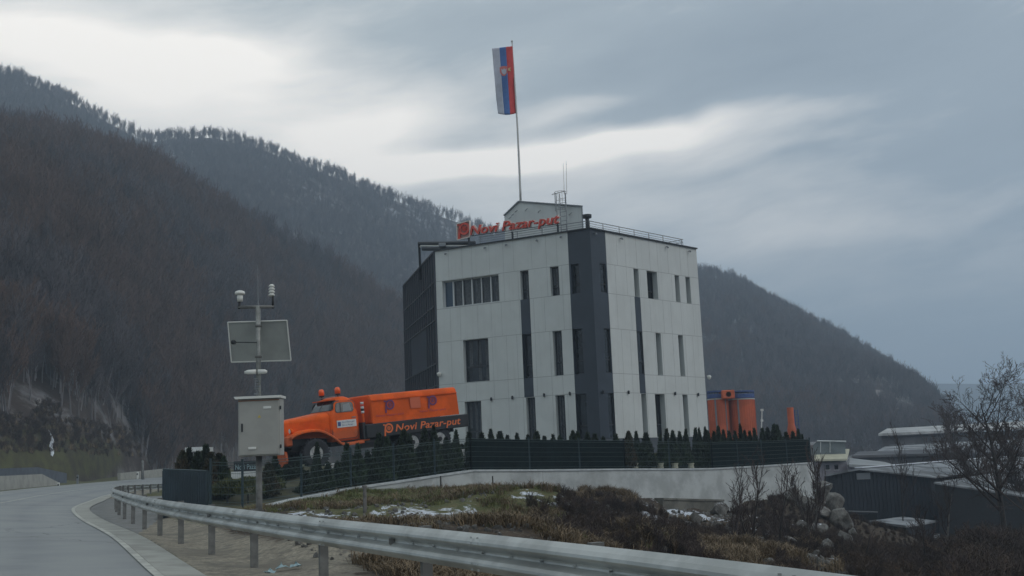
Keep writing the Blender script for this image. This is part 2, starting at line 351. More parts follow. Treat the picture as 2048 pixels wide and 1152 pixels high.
def hill_mat():
    m = M_('forest_floor', (0.1, 0.1, 0.1), 0.95, spec=0.1); t = NT(m.node_tree); b = t.n['Principled BSDF']
    g = t.new('ShaderNodeNewGeometry'); P = g.outputs['Position']
    A = lambda k: t.new('ShaderNodeAttribute', attribute_name=k).outputs['Fac']
    n1 = t.noise(P, 0.02, 5, 0.6); n2 = t.noise(P, 0.12, 6, 0.7)
    c = t.mix(t.ramp(n2, 0.4, 0.65), (0.055, 0.042, 0.036), (0.10, 0.08, 0.065))
    sn = t.math('MULTIPLY', t.ramp(n2, 0.46, 0.62), t.math('ADD', t.ramp(n1, 0.46, 0.60), 0.25), clamp=True)
    c = t.mix(t.math('MULTIPLY', sn, A('snow')), c, (0.42, 0.45, 0.50))
    c = t.mix(t.ramp(t.math('ADD', A('green'), t.math('MULTIPLY', t.math('SUBTRACT', n2, 0.5), 0.8)), 0.4, 0.7), c, t.mix(t.ramp(t.noise(P, 0.5, 6, 0.7), 0.35, 0.65), (0.095, 0.095, 0.042), (0.06, 0.052, 0.034)))
    c = t.mix(t.ramp(t.math('ADD', A('rock'), t.math('MULTIPLY', t.math('SUBTRACT', n2, 0.5), 1.6)), 0.55, 0.75), c, (0.30, 0.28, 0.27))
    t.put(b.inputs['Base Color'], c)
    return m
MT['hill'] = hill_mat()
MT['farhill'] = M_('far_hill', (0.045, 0.07, 0.075), 1.0, var=0.3, vscale=0.002)

# ================================================================== GROUND, ROAD
# road edge nearest the guardrail: (y, x, z inner, z outer)
RD = np.array([(-60, 28.2, 0, .35), (-40, 19.4, 0, .35), (-20, 10.6, 0, .35), (-5, 4.0, 0, .35), (5, -.4, 0, .35), (14.3, -4.5, .07, .45), (23, -8.2, .11, .5), (33.5, -13.0, .15, .6),
               (43, -17.0, .2, .62), (55, -20.9, .22, .65), (67, -24.6, .25, .68), (85, -28.5, .38, .8), (105, -31, .52, .95), (130, -32, .75, 1.15), (160, -29, 1.0, 1.4), (200, -20, 1.3, 1.7), (260, 0, 1.5, 1.9)])
ROADW = 7.0
def smooth_road(step=1.5):
    y, x, a, b = RD.T; s = np.r_[0, np.cumsum(np.hypot(np.diff(x), np.diff(y)))]
    S = np.arange(0, s[-1], step)
    def ci(v):
        m = np.gradient(v, s); k = np.clip(np.searchsorted(s, S) - 1, 0, len(s) - 2); h = s[k + 1] - s[k]; t = (S - s[k]) / h
        return (2*t**3-3*t**2+1)*v[k] + (t**3-2*t**2+t)*h*m[k] + (-2*t**3+3*t**2)*v[k+1] + (t**3-t**2)*h*m[k+1]
    X, Y = ci(x), ci(y); dx, dy = np.gradient(X), np.gradient(Y); L = np.hypot(dx, dy)
    return X, Y, np.interp(S, s, a), np.interp(S, s, b), -dy / L, dx / L     # left normal
RX, RY, RZA, RZB, RNX, RNY = smooth_road()
def road_strip(name, l0, l1, dz, mat, nl=2, mask=None):
    me = bpy.data.meshes.new(name); V = []; Fc = []; lat = []
    ls = np.linspace(l0, l1, nl); cnt = len(RX)
    for i in range(cnt):
        for l in ls:
            z = RZA[i] + (RZB[i] - RZA[i]) * l / ROADW
            V.append((RX[i] + RNX[i] * l, RY[i] + RNY[i] * l, z + dz)); lat.append(l)
    for i in range(cnt - 1):
        if mask is not None and not mask(i): continue
        for j in range(nl - 1):
            Fc.append((i * nl + j + 1, i * nl + j, (i + 1) * nl + j, (i + 1) * nl + j + 1))
    me.from_pydata(V, [], Fc); me.materials.append(mat)
    a = me.attributes.new('lat', 'FLOAT', 'POINT'); a.data.foreach_set('value', lat)
    me.update(); return link(name, me)
tag(road_strip('road', 0, ROADW, 0, MT['asphalt'], 8), kind='structure')
tag(road_strip('road_gutter', -0.50, 0.0, 0.012, MT['gutter'], 2), kind='structure')
tag(road_strip('road_edge_line', 0.01, 0.13, 0.016, MT['marking']), kind='structure')
mk = road_strip('road_centre_line', 3.35, 3.48, 0.005, MT['marking']); tag(mk, kind='structure')
mk = road_strip('road_far_edge_line', 6.6, 6.72, 0.005, MT['marking']); tag(mk, kind='structure')

# boundary wall of the yard: (px of wall top, py, depth)
WP = [(535, 1011, 32.0), (603, 995, 33.8), (702, 976, 36.8), (788, 963.5, 38.6), (870, 951, 40.5), (942, 940.5, 43.0), (1060, 940, 45.0), (1160, 939, 46.5), (1250, 938, 48.0), (1340, 938, 50.0), (1425, 937, 52.0), (1525, 931.5, 55.5), (1622, 925, 59.0)]
WALL = [at(*p) for p in WP]
CTRL = []
def cp(px, py, Y): p = at(px, py, Y); CTRL.append((p.x, p.y, p.z))
for p in [(560, 1062, 22), (640, 1092, 17), (640, 999, 34.5), (700, 1020, 28), (800, 1045, 24), (810, 985, 38), (900, 1012, 29), (981, 980, 42), (900, 984, 39),
          (1068, 977, 31), (1113, 984, 31), (1020, 984, 31.5), (1000, 1060, 20), (1100, 1078, 19), (1130, 1008, 38), (1170, 997, 46), (1250, 998, 47.5), (1307, 999, 49), (1328, 1012, 49), (1396, 1026, 51), (1440, 1015, 53.5),
          (1200, 1050, 31), (1230, 1100, 22), (1350, 1060, 38), (1400, 1100, 28), (1500, 1095, 36), (1550, 1060, 43), (1600, 985, 55), (1560, 1000, 56), (1650, 1060, 50), (1700, 1080, 60), (1650, 1125, 37),
          (1760, 1100, 50), (1800, 1085, 60), (1900, 1120, 46), (2040, 1120, 50), (1740, 1058, 76), (1860, 1058, 76), (2040, 1045, 88), (1650, 1010, 62), (1640, 960, 66),
          (1700, 1064, 70), (1740, 1078, 64), (1800, 1084, 66), (1870, 1080, 68), (1720, 1072, 66), (480, 1045, 25), (440, 1040, 27), (500, 1018, 30)]: cp(*p)
CTRL += [(60, 110, -4.2), (80, 200, -3), (40, 95, -4.2), (100, 320, 0), (20, 75, -3), (60, 75, -5), (6, 5, -.35), (9, 9, -1.3), (13, 14, -3.0), (20, 20, -4.2), (30, 30, -5), (8, -10, -.5), (20, -10, -3), (40, 0, -6), (60, 40, -6.5),
         (0, 14, -.2), (3, 18, -1.2), (7, 20, -2.5), (-12, 45, .2), (-10, 60, .8), (-20, 75, .3), (-18, 110, .7), (0, 110, .5), (30, 160, -1), (0, 160, 1), (30, 250, 1), (0, 260, 2), (-60, 40, 1.2), (-60, 80, 1.5), (-60, 120, 1.5), (-60, 160, 2), (-40, 0, 1), (-50, -60, 1), (50, -60, -2), (0, -90, 0), (-100, 0, 3), (150, 0, -8), (150, 100, -5), (200, 300, -2),
         (-100, 200, 3), (0, 400, 3), (200, 600, 0), (-300, 300, 3), (400, 200, -5), (0, -400, 0), (1000, 0, 0), (-1000, 0, 5), (0, 2000, 0), (1500, 2500, 0), (-1500, 2500, 0), (0, -2500, 0)]
for i in range(0, len(RX), 5):   # shoulder under the guardrail
    CTRL.append((RX[i] - RNX[i] * 1.7, RY[i] - RNY[i] * 1.7, RZA[i] - .03)); CTRL.append((RX[i] + RNX[i] * 8.5, RY[i] + RNY[i] * 8.5, RZB[i] + .03))
CT = np.array(CTRL)
def rbf_fit(c):
    d = np.hypot(c[:, None, 0] - c[None, :, 0], c[:, None, 1] - c[None, :, 1]); n = len(c)
    A = np.zeros((n + 1, n + 1)); A[:n, :n] = -d + 0.02 * np.eye(n) * -1; A[:n, n] = 1; A[n, :n] = 1
    return np.linalg.solve(A, np.r_[c[:, 2], 0])
CW = rbf_fit(CT)
def road_lat(X, Y):
    """signed lateral distance from the inner road edge (positive over the road) and the index of the nearest road row"""
    sh = X.shape; X = X.ravel(); Y = Y.ravel(); best = np.full(X.shape, 1e9); idx = np.zeros(X.shape, int)
    for i in range(0, len(RX)):
        d = (X - (RX[i] + 3.5 * RNX[i])) ** 2 + (Y - (RY[i] + 3.5 * RNY[i])) ** 2
        m = d < best; best[m] = d[m]; idx[m] = i
    lat = (X - RX[idx]) * RNX[idx] + (Y - RY[idx]) * RNY[idx]
    return lat.reshape(sh), idx.reshape(sh), np.sqrt(best).reshape(sh)
def ground_raw(X, Y):
    sh = np.shape(X); x = np.ravel(X); y = np.ravel(Y); z = np.zeros(x.shape)
    for a in range(0, len(x), 20000):
        d = np.hypot(x[a:a+20000, None] - CT[None, :, 0], y[a:a+20000, None] - CT[None, :, 1]); z[a:a+20000] = -d @ CW[:-1] + CW[-1]
    return z.reshape(sh)
def vnoise(X, Y, s, seed):
    """smooth value noise with numpy"""
    r = np.random.default_rng(seed).random((64, 64)); x = X / s; y = Y / s; xi = np.floor(x).astype(int); yi = np.floor(y).astype(int); fx = x - xi; fy = y - yi
    fx = fx * fx * (3 - 2 * fx); fy = fy * fy * (3 - 2 * fy); g = lambda a, b: r[a % 64, b % 64]
    return (g(xi, yi) * (1 - fx) + g(xi + 1, yi) * fx) * (1 - fy) + (g(xi, yi + 1) * (1 - fx) + g(xi + 1, yi + 1) * fx) * fy - .5
WX = np.array([p.x for p in WALL]); WY = np.array([p.y for p in WALL]); WZ = np.array([p.z for p in WALL])
def ground(X, Y):
    X = np.asarray(X, float); Y = np.asarray(Y, float); z = ground_raw(X, Y)
    lat, idx, dist = road_lat(X, Y)
    off = np.maximum(np.maximum(-1.2 - lat, lat - ROADW - 0.4), 0) + np.maximum(dist - 30, 0)   # distance outside the paved band
    k = np.clip(off / 1.5, 0, 1); k = k * k * (3 - 2 * k)
    zr = RZA[idx] + (RZB[idx] - RZA[idx]) * np.clip(lat, -1.5, ROADW + 1) / ROADW - np.where(lat < -.5, -.006, 0.05)
    rough = np.clip((off - .3) / 4, 0, 1) * np.clip((400 - np.hypot(X, Y)) / 200, 0.0, 1)
    z = z + rough * np.where((X > 2.2) & (X < 11), 2.0, 1.0) * (vnoise(X, Y, 3.1, 1) * .45 + vnoise(X, Y, 1.1, 2) * .22 + vnoise(X, Y, .5, 3) * .10)
    z = z * k + zr * (1 - k)
    # keep the land under the yard and under its wall top
    inyard = (X > WX[0] - 3.2) & (X < WX[-1]) & (Y > np.interp(X, WX, WY) - .1)
    lim = np.interp(X, WX, WZ) - .12
    return np.where(inyard, np.minimum(z, lim - .35), np.where((Y > np.interp(X, WX, WY) - 1.5) & (X > WX[0]) & (X < WX[-1]), np.minimum(z, lim), z))
SNOWS = [(1250, 1060, 33, 1.2, .75), (1300, 1035, 39, 1.4, .8), (1150, 1045, 30, .8, .8), (1420, 1090, 30, 1.2, .7), (1500, 1060, 40, 1.6, .7), (600, 1025, 26, 1.3, .8), (690, 1030, 25, 1.7, .95), (750, 1032, 25, 1.4, .95), (835, 1020, 28, 1.2, .85), (870, 1035, 26, 1.6, 1), (930, 1035, 26, 1.6, .9), (905, 1020, 28, 1.2, .8),
                            (740, 1035, 24, 1.2, .8), (1210, 1075, 27, 1.3, 1.1), (1190, 1050, 31, 1.0, .8), (1010, 985, 38, .9, .6), (1060, 995, 30, .9, .6), (1380, 1030, 46, 2.0, 1.0), (1340, 1025, 46, 1.4, .9), (1165, 998, 44, 1.2, .8), (1620, 1080, 45, 3.5, .9), (1560, 1110, 33, 2.5, .7), (1680, 1050, 62, 3, .5), (1740, 1070, 60, 3, .5), (1230, 1020, 36, 2.5, .6), (1450, 1075, 36, 2.6, .65)]
def snow_cover(X, Y):
    s_ = np.zeros_like(X)
    for px, py, D, r, a in SNOWS:
        p = at(px, py, D); s_ = np.maximum(s_, a * np.exp(-((X - p.x) / r) ** 2 - ((Y - p.y) / (r * 1.6)) ** 2))
    return s_
def build_land():
    ang = np.radians(np.r_[np.arange(-180, -34, 3.0), np.arange(-34, 34, 0.16), np.arange(34, 180.1, 3.0)])
    rad = np.r_[0.5, np.geomspace(2.0, 110, 300), np.geomspace(113, 4200, 50)]
    R, A = np.meshgrid(rad, ang, indexing='ij'); X = R * np.sin(A); Y = R * np.cos(A); Z = ground(X, Y)
    lat, idx, dist = road_lat(X, Y)
    near = np.exp(-np.maximum(dist - 40, 0))
    gravel = np.clip(1 - np.abs(lat + 1.3) / 1.5, 0, 1) * 1.2 * (dist < 12)
    gravel = np.maximum(gravel, np.exp(-((X + 4.0) / 2.2) ** 2 - ((Y - 15.5) / 4.0) ** 2) * (lat < 0))
    wd = np.interp(X, WX, WY) - Y
    green = np.clip(1 - (wd - 2) / 10, 0, 1) * (X < 0) * 1.0
    green = np.maximum(green, np.exp(-((X + 2) / 4.5) ** 2 - ((Y - 30) / 7) ** 2)); green = np.maximum(green, (lat > ROADW + 1.5) * (dist < 60) * .75)
    apron = ((Y > 18.5) & (Y < 60) & (lat < -.3) & (X < -6.8 + (Y - 18.5) * -.26) & (dist < 12)) * 1.0
    snow = np.zeros_like(X)
    snow = snow_cover(X, Y)
    snow = np.maximum(snow, .55 * (R > 70) * (lat < -10))
    n = len(ang); m = len(rad); V = np.c_[X.ravel(), Y.ravel(), Z.ravel()]
    i, j = np.meshgrid(np.arange(m - 1), np.arange(n - 1), indexing='ij'); q = (i * n + j).ravel()
    Fc = np.c_[q, q + n, q + n + 1, q + 1]
    me = bpy.data.meshes.new('ground'); me.from_pydata(V.tolist(), [], Fc.tolist() + [tuple(range(n - 1))]); me.materials.append(MT['land'])
    for k, a in (('gravel', gravel), ('green', green), ('snow', snow), ('apron', apron)):
        at_ = me.attributes.new(k, 'FLOAT', 'POINT'); at_.data.foreach_set('value', a.ravel().astype(np.float32))
    me.polygons.foreach_set('use_smooth', [True] * len(me.polygons)); me.update()
    return link('ground', me)
tag(build_land(), kind='structure')

# yard inside the wall
def yard_z(x, y):
    wy = float(np.interp(x, WX, WY)); wz = float(np.interp(x, WX, WZ)); d = max(0, y - wy); t = min(1, d / 9.0); t = t * t * (3 - 2 * t)
    far = 1.45 if x > -12 else 1.45 - (-12 - x) * .06
    return (wz - .06) * (1 - t) + far * t
def build_yard():
    xs = np.linspace(WX[0] - 3.1, WX[-1], 90); V = []; Fc = []; rows = [0.05, .6, 1.5, 3, 4.5, 6, 8, 10, 14, 20, 28, 38]
    for x in xs:
        for d in rows:
            wy = float(np.interp(x, WX, WY)); V.append((x, wy + d, yard_z(x, wy + d)))
    k = len(rows)
    for i in range(len(xs) - 1):
        for j in range(k - 1): Fc.append((i * k + j, (i + 1) * k + j, (i + 1) * k + j + 1, i * k + j + 1))
    me = bpy.data.meshes.new('yard'); me.from_pydata(V, [], Fc); me.materials.append(MT['floor']); me.update(); return link('yard_ground', me)
tag(build_yard(), kind='structure')

# boundary wall with its coping
def ribbon_wall(pts, thick, ztop, zbot, name, mat, parent=None):
    mb = MB(); n = len(pts); V = []
    for i, p in enumerate(pts):
        d = (pts[min(i + 1, n - 1)] - pts[max(i - 1, 0)]); d.z = 0; d.normalize(); nrm = Vector((d.y, -d.x, 0)) * thick / 2
        zt = ztop(i, p); zb = zbot(i, p)
        V += [Vector((p.x + nrm.x, p.y + nrm.y, zb)), Vector((p.x + nrm.x, p.y + nrm.y, zt)), Vector((p.x - nrm.x, p.y - nrm.y, zt)), Vector((p.x - nrm.x, p.y - nrm.y, zb))]
    Fc = [(i * 4 + k, i * 4 + (k + 1) % 4, (i + 1) * 4 + (k + 1) % 4, (i + 1) * 4 + k) for i in range(n - 1) for k in range(4)] + [(0, 1, 2, 3), tuple((n - 1) * 4 + k for k in (3, 2, 1, 0))]
    mb.add(V, Fc); return mb.build(name, mat, parent)
wl = ribbon_wall(WALL, .24, lambda i, p: p.z - .05, lambda i, p: (-.6 if i < 5 else -1.6 - .35 * (i - 5)), 'boundary_wall', MT['wall'])
tag(wl, 'long white rendered retaining wall below the green mesh fence', 'wall')
ribbon_wall(WALL, .34, lambda i, p: p.z + .02, lambda i, p: p.z - .048, 'coping', MT['coping'], wl)
mb = MB()
for a in (.33, .52, .69): # thin dark expansion joints
    k = a * (len(WALL) - 1); i = int(k); q = WALL[i].lerp(WALL[i + 1], k - i); mb.box((q.x, q.y - .135, q.z - 1.0), (.03, .02, 1.9))
mb.build('expansion_joint', MT['joint'], wl)
# older concrete footing below the wall
q1, q2 = at(1310, 1000, 49.0), at(1432, 1003, 51.6)
ft_ = ribbon_wall([q1, q1.lerp(q2, .5), q2], .9, lambda i, p: p.z, lambda i, p: p.z - 2.4, 'concrete_footing', MT['oldconc']); ribbon_wall([q1, q1.lerp(q2, .5), q2], 1.0, lambda i, p: p.z + .09, lambda i, p: p.z + .003, 'footing_slab', MT['oldconc'], ft_)
tag(ft_, 'old brown stained concrete footing under the white boundary wall', 'footing')

# ================================================================== GUARDRAIL
GR = [(-20, 12.6, .75), (-10, 8.1, .75), (0, 3.68, .75), (2.5, 2.62, .75)]
pts = []
for px, py, D in [(1700, 1145.4, 5.25), (1350, 1107, 6.9), (1000, 1070, 8.95), (800, 1050, 10.9), (632, 1035, 13.2), (495, 1019, 15.9), (411.5, 1010, 18.4), (352.6, 1003, 21.2), (311.5, 997, 24), (282, 991, 27), (260, 986.5, 30.2), (243.4, 982, 33.6), (233, 979, 37), (227.5, 977, 41)]:
    p = at(px, py, D); pts.append((p.y, p.x, p.z))
for px, py, D in [(228, 974.5, 46), (234, 972.5, 51), (245, 971, 56), (265, 970, 61), (290, 969, 66), (330, 967.5, 74), (380, 966, 84), (450, 962, 100)]:
    p = at(px, py, D); pts.append((p.y, p.x, p.z))
GR = np.array(GR + pts)
gy, gx, gz = GR.T; gs = np.r_[0, np.cumsum(np.hypot(np.diff(gx), np.diff(gy)))]
def gsmooth(S):
    def ci(v):
        m = np.gradient(v, gs); k = np.clip(np.searchsorted(gs, S) - 1, 0, len(gs) - 2); h = gs[k + 1] - gs[k]; t = (S - gs[k]) / h
        return (2*t**3-3*t**2+1)*v[k] + (t**3-2*t**2+t)*h*m[k] + (-2*t**3+3*t**2)*v[k+1] + (t**3-t**2)*h*m[k+1]
    ker = np.ones(1); return ci(gx), ci(gy), ci(gz)
S = np.arange(0, gs[-1], .5); X, Y, Z = gsmooth(S)
k5 = np.ones(9) / 9
def sm(v): p = np.r_[[v[0]] * 4, v, [v[-1]] * 4]; return np.convolve(p, k5, 'valid')
X, Y, Z = sm(X), sm(Y), sm(Z); dx, dy = np.gradient(X), np.gradient(Y); L = np.hypot(dx, dy); NX, NY = -dy / L, dx / L   # towards the road
rail = empty('guardrail', (X[40], Y[40], Z[40] - .75), 'long galvanised steel guardrail curving along the road edge', 'guardrail')
rail_inv = Matrix.Translation((-X[40], -Y[40], -(Z[40] - .75)))
# W profile: (outward, down from the top)
WPROF = [(.0, .004), (.02, 0), (.06, .034), (.083, .062), (.087, .084), (.078, .100), (.018, .130), (.004, .140), (.0, .155), (.004, .168), (.018, .176), (.062, .202), (.083, .226), (.087, .246), (.078, .262), (.02, .308), (.0, .304)]
V = []; Fc = []; n = len(WPROF)
for i in range(len(X)):
    for o, d in WPROF: V.append((X[i] + NX[i] * o, Y[i] + NY[i] * o, Z[i] - d))
for i in range(len(X) - 1):
    for k in range(n - 1): Fc.append((i * n + k, i * n + k + 1, (i + 1) * n + k + 1, (i + 1) * n + k))
mbb = MB(); mbb.add(V, Fc)
# bolts and lap joints
for i in range(0, len(X), 1):
    if Y[i] < -3 or Y[i] > 40: continue
    for zz in ((.157,) if i % 2 else (.15, .166)):
        mbb.box((X[i] + NX[i] * .008, Y[i] + NY[i] * .008, Z[i] - zz), (.022, .022, .022))
for i in range(0, len(X), 8):
    if Y[i] < -3 or Y[i] > 60: continue
    for zz in (.03, .07, .24, .285):
        for q in (-.06, .06): mbb.box((X[i] + NX[i] * .082 + NY[i] * q, Y[i] + NY[i] * .082 - NX[i] * q, Z[i] - zz), (.016, .016, .016))
beam = mbb.build('beam', MT['steel'], rail, rec=False); beam.matrix_parent_inverse = rail_inv
d = 0.0; nxt = []
Sc = np.r_[0, np.cumsum(np.hypot(np.diff(X), np.diff(Y)))]
# stations of the posts seen in the photograph, continued at the same spacing
ps = []
for px, D in [(632, 13.2), (495, 15.9), (411.5, 18.4), (352.6, 21.2), (311.5, 24), (282, 27), (260, 30.2), (243.4, 33.6), (235.5, 37)]:
    ps.append(float(np.interp(D, Y[::1], Sc)))
s0 = ps[0]; stp = 3.05; near_posts = []; q = s0 - stp
while q > 6: near_posts.append(q); q -= stp
far_posts = [ps[-1] + 3.2 * k for k in range(1, 20) if ps[-1] + 3.2 * k < Sc[-1] - 1]
proto = None
for q in near_posts[::-1] + ps + far_posts:
    x, y, z = (float(np.interp(q, Sc, v)) for v in (X, Y, Z)); nx, ny = float(np.interp(q, Sc, NX)), float(np.interp(q, Sc, NY)); a = math.atan2(ny, nx)
    if proto is None:
        mb = MB(); mb.box((-.085, 0, -.62), (.10, .055, 1.25)); mb.box((-.085, .032, -.62), (.10, .006, 1.25)); mb.box((-.028, 0, -.155), (.05, .05, .16))
        proto = mb.build('post', MT['post'], rail); o = proto
    else:
        o = proto.copy(); C.objects.link(o); o.parent = rail
    o.matrix_parent_inverse = rail_inv
    o.matrix_basis = Matrix.Translation((x, y, z)) @ Matrix.Rotation(a, 4, 'Z')
# small yellow reflectors on the beam
for k, i in enumerate(range(20, len(X), 16)):
    mb = MB(); mb.box((X[i] + NX[i] * .022, Y[i] + NY[i] * .022, Z[i] - .157), (.05, .05, .05)); r = mb.build('reflector', MT['post'], rail); r.matrix_parent_inverse = rail_inv

# ================================================================== OFFICE BUILDING
aL, aR = .4910, 2.3260
BA = Vector((4.4246, 60.0, EYE)); DL = Vector((-math.cos(aL), math.sin(aL), 0)); DR = Vector((-math.cos(aR), math.sin(aR), 0)); LB, LC = 10.107, 10.326
NL = Vector((-DL.y, DL.x, 0)); NL = NL if NL.y < 0 else -NL; NR = Vector((DR.y, -DR.x, 0)); NR = NR if NR.y < 0 else -NR
ZR, Z1, Z2, Z3, Z4, Z5, Z6 = 12.4496, 10.6281, 8.9601, 7.0018, 4.5073, 3.4557, .9534   # above the eye
def fuz(px, py, D0, Nn, ori=None):
    o = ori if ori is not None else BA; d = rayd(px, py); k = (o - Vector((0, 0, EYE))).dot(Nn) / d.dot(Nn); p = Vector((0, 0, EYE)) + d * k; return (p - o).dot(D0), p.z - EYE
uL = lambda px, py: fuz(px, py, DL, NL)[0]
uR = lambda px, py: fuz(px, py, DR, NR)[0]
BB, BC = BA + DL * LB, BA + DR * LC
d = rayd(808, 572); k = ZR / d.z; BD = Vector((d.x * k, d.y * k, EYE))
BE = BC + (BD - BB) * .55
office = empty('office_building', (BA.x, BA.y, yard_z(BA.x, BA.y)), 'three storey office block with pale panels and dark corner strip', 'building')
OI = Matrix.Translation(-Vector((BA.x, BA.y, yard_z(BA.x, BA.y))))
def ob(o, inv=True):
    o.matrix_parent_inverse = OI; return o
def PL(u, z, o=0.0): return BA + DL * u + NL * o + Vector((0, 0, z))
def PR(u, z, o=0.0): return BA + DR * u + NR * o + Vector((0, 0, z))
# openings: (u0, u1, z0, z1, style, reveal)
def opl(xa, ya, xb, yb, z0, z1, st='narrow', dp=.34): a, b = uL(xa, ya), uL(xb, yb); return (min(a, b), max(a, b), z0, z1, st, dp)
def opr(xa, ya, xb, yb, z0, z1, st='narrow', dp=.42): a, b = uR(xa, ya), uR(xb, yb); return (min(a, b), max(a, b), z0, z1, st, dp)
zg = Z6 + .02
WL_ = [opl(885, 590, 998, 575, Z2 + .03, Z1 - .03, 'ribbon', .30), opl(1040.5, 560, 1057.5, 560, Z2, Z1 - .02), opl(1100, 550, 1117.8, 550, Z2, Z1 - .02),
       opl(926.5, 700, 977, 700, Z4 + .03, Z3 - .02, 'big', .34), opl(1044.5, 690, 1063.5, 690, Z4, Z3 - .02, 'indark'), opl(1106.5, 700, 1124.8, 700, Z4, Z3 - .02),
       opl(930, 830, 963, 830, zg, Z5 - .03, 'door', .34), opl(1052.5, 820, 1071, 820, zg, Z5 - .03), opl(1111.8, 820, 1130.5, 820, zg, Z5 - .03)]
cdl = [opl(1142.3, 550, 1159, 550, Z2, Z1 - .02, 'dark'), opl(1147.2, 700, 1166, 700, Z4, Z3 - .02, 'dark'), opl(1152.5, 830, 1174, 830, zg, Z5 - .03, 'dark')]
WR_ = [opr(1268, 560, 1278, 560, Z2, Z1 - .03), opr(1294.5, 565, 1315, 565, Z2, Z1 - .03), opr(1350.5, 575, 1359.5, 575, Z2, Z1 - .03), opr(1372.3, 580, 1381.3, 580, Z2, Z1 - .03),
       opr(1275, 700, 1286.7, 700, Z4, Z3 - .02, 'indark', .10), opr(1313, 700, 1323.3, 700, Z4, Z3 - .03), opr(1357.8, 700, 1367.5, 700, Z4, Z3 - .03),
       opr(1284, 820, 1294.2, 820, zg, Z5 - .03), opr(1311.5, 820, 1331, 820, zg, Z5 - .03), opr(1366.8, 820, 1376.8, 820, zg, Z5 - .03)]
cdr = [opr(1201, 560, 1213, 560, Z2, Z1 - .02, 'dark', .12), opr(1209.7, 700, 1221.5, 700, Z4, Z3 - .02, 'dark', .12), opr(1217, 820, 1228.8, 820, zg, Z5 - .03, 'dark', .12)]
bL, bR = uL(1134.5, 464.5), uR(1210, 463)
def strip_ranges(W, bandw, L, side):
    dk = [(0, bandw, Z6 - .05, ZR)]
    s = W[4]; dk.append((s[0], s[1], Z5 - .02, Z2)); return dk
def facade(W, dark, L, P, D0, Nn, tagname):
    us = sorted({0, L, *[a for w_ in W for a in w_[:2]], *[a for w_ in dark for a in w_[:2]]}); zs = sorted({Z6, ZR, *[a for w_ in W for a in w_[2:4]], *[min(max(a, Z6), ZR) for w_ in dark for a in w_[2:4]]})
    A_, B_, B2_ = MB(), MB(), MB()
    for i in range(len(us) - 1):
        for j in range(len(zs) - 1):
            um, zm = (us[i] + us[i + 1]) / 2, (zs[j] + zs[j + 1]) / 2
            if us[i+1] - us[i] < 1e-6 or zs[j+1] - zs[j] < 1e-6: continue
            if any(w_[0] < um < w_[1] and w_[2] < zm < w_[3] for w_ in W): continue
            isd = any(a < um < b and c < zm < e for a, b, c, e in dark)
            (A_ if not isd else (B_ if um < dark[0][1] else B2_)).add([P(us[i], zs[j]), P(us[i + 1], zs[j]), P(us[i + 1], zs[j + 1]), P(us[i], zs[j + 1])], [(0, 1, 2, 3)])
    for u0, u1, z0, z1, st, dp in W:   # reveals
        um, zm = (u0 + u1) / 2, (z0 + z1) / 2; isd = st in ('dark', 'indark')
        q = [P(u0, z0), P(u1, z0), P(u1, z1), P(u0, z1)]; r = [p - Nn * dp for p in q]
        ((B2_ if st == 'indark' else B_) if isd else A_).add(q + r, [(i, (i + 1) % 4, 4 + (i + 1) % 4, 4 + i) for i in range(4)])
    ob(A_.build('wall', MT['panel'], office)); ob(B_.build('dark_cladding', MT['dark'], office)); ob(B2_.build('dark_cladding', MT['dark'], office))
facade(WL_ + cdl, strip_ranges(WL_, bL, LB, 0), LB, PL, DL, NL, 'l')
facade(WR_ + cdr, strip_ranges(WR_, bR, LC, 1), LC, PR, DR, NR, 'r')
# remaining walls and roof
def quadw(a, b, z0, z1, m, name):
    mb = MB(); up = Vector((0, 0, 1)); mb.add([a + up * z0, b + up * z0, b + up * z1, a + up * z1], [(0, 1, 2, 3)]); return ob(mb.build(name, m, office))
quadw(BC, BE, Z6, ZR, MT['panel'], 'wall'); quadw(BE, BD, Z6, ZR, MT['panel'], 'wall'); quadw(BB, BD, Z6, ZR, MT['darkface'], 'glazed_side_wall')
mb = MB(); up = Vector((0, 0, 1)); mb.add([p + up * (ZR - .25) for p in (BA, BC, BE, BD, BB)], [(0, 1, 2, 3, 4)]); ob(mb.build('roof', MT['plinth'], office))
mb = MB()
for a, b, nn in ((BA, BB, NL), (BA, BC, NR)):
    dd = (b - a).normalized(); mb.add([a + nn * .0 + up * (Z6 - 1.5) - nn * .04, b - nn * .04 + up * (Z6 - 1.5), b - nn * .04 + up * Z6, a - nn * .04 + up * Z6], [(0, 1, 2, 3)])
mb.add([BB + up * (Z6 - 1.5), BD + up * (Z6 - 1.5), BD + up * Z6, BB + up * Z6], [(0, 1, 2, 3)]); mb.add([BC + up * (Z6 - 1.5), BE + up * (Z6 - 1.5), BE + up * Z6, BC + up * Z6], [(0, 1, 2, 3)])
ob(mb.build('plinth', MT['plinth'], office))
def bar(mb, a, b, w_, h, nn):
    """box beam from a to b, width w along nn and height h"""
    dd = (b - a).normalized(); s = dd.cross(nn).normalized() * h / 2; o = nn * w_ / 2
    vs = [a - s - o, a - s + o, a + s + o, a + s - o, b - s - o, b - s + o, b + s + o, b + s - o]
    mb.add(vs, [(0, 1, 2, 3), (7, 6, 5, 4), (0, 4, 5, 1), (1, 5, 6, 2), (2, 6, 7, 3), (3, 7, 4, 0)])
# parapet cap
mb = MB(); cw = .05
for a, b, nn in ((BA + NL * .03 + NR * .03, BB + NL * .03, NL), (BA + NR * .03 + NL * .03, BC + NR * .03, NR), (BB, BD, (BB - BC).normalized())):
    bar(mb, a + up * (ZR + .035), b + up * (ZR + .035), .16, .07, nn)
ob(mb.build('parapet_cap', MT['frame'], office))
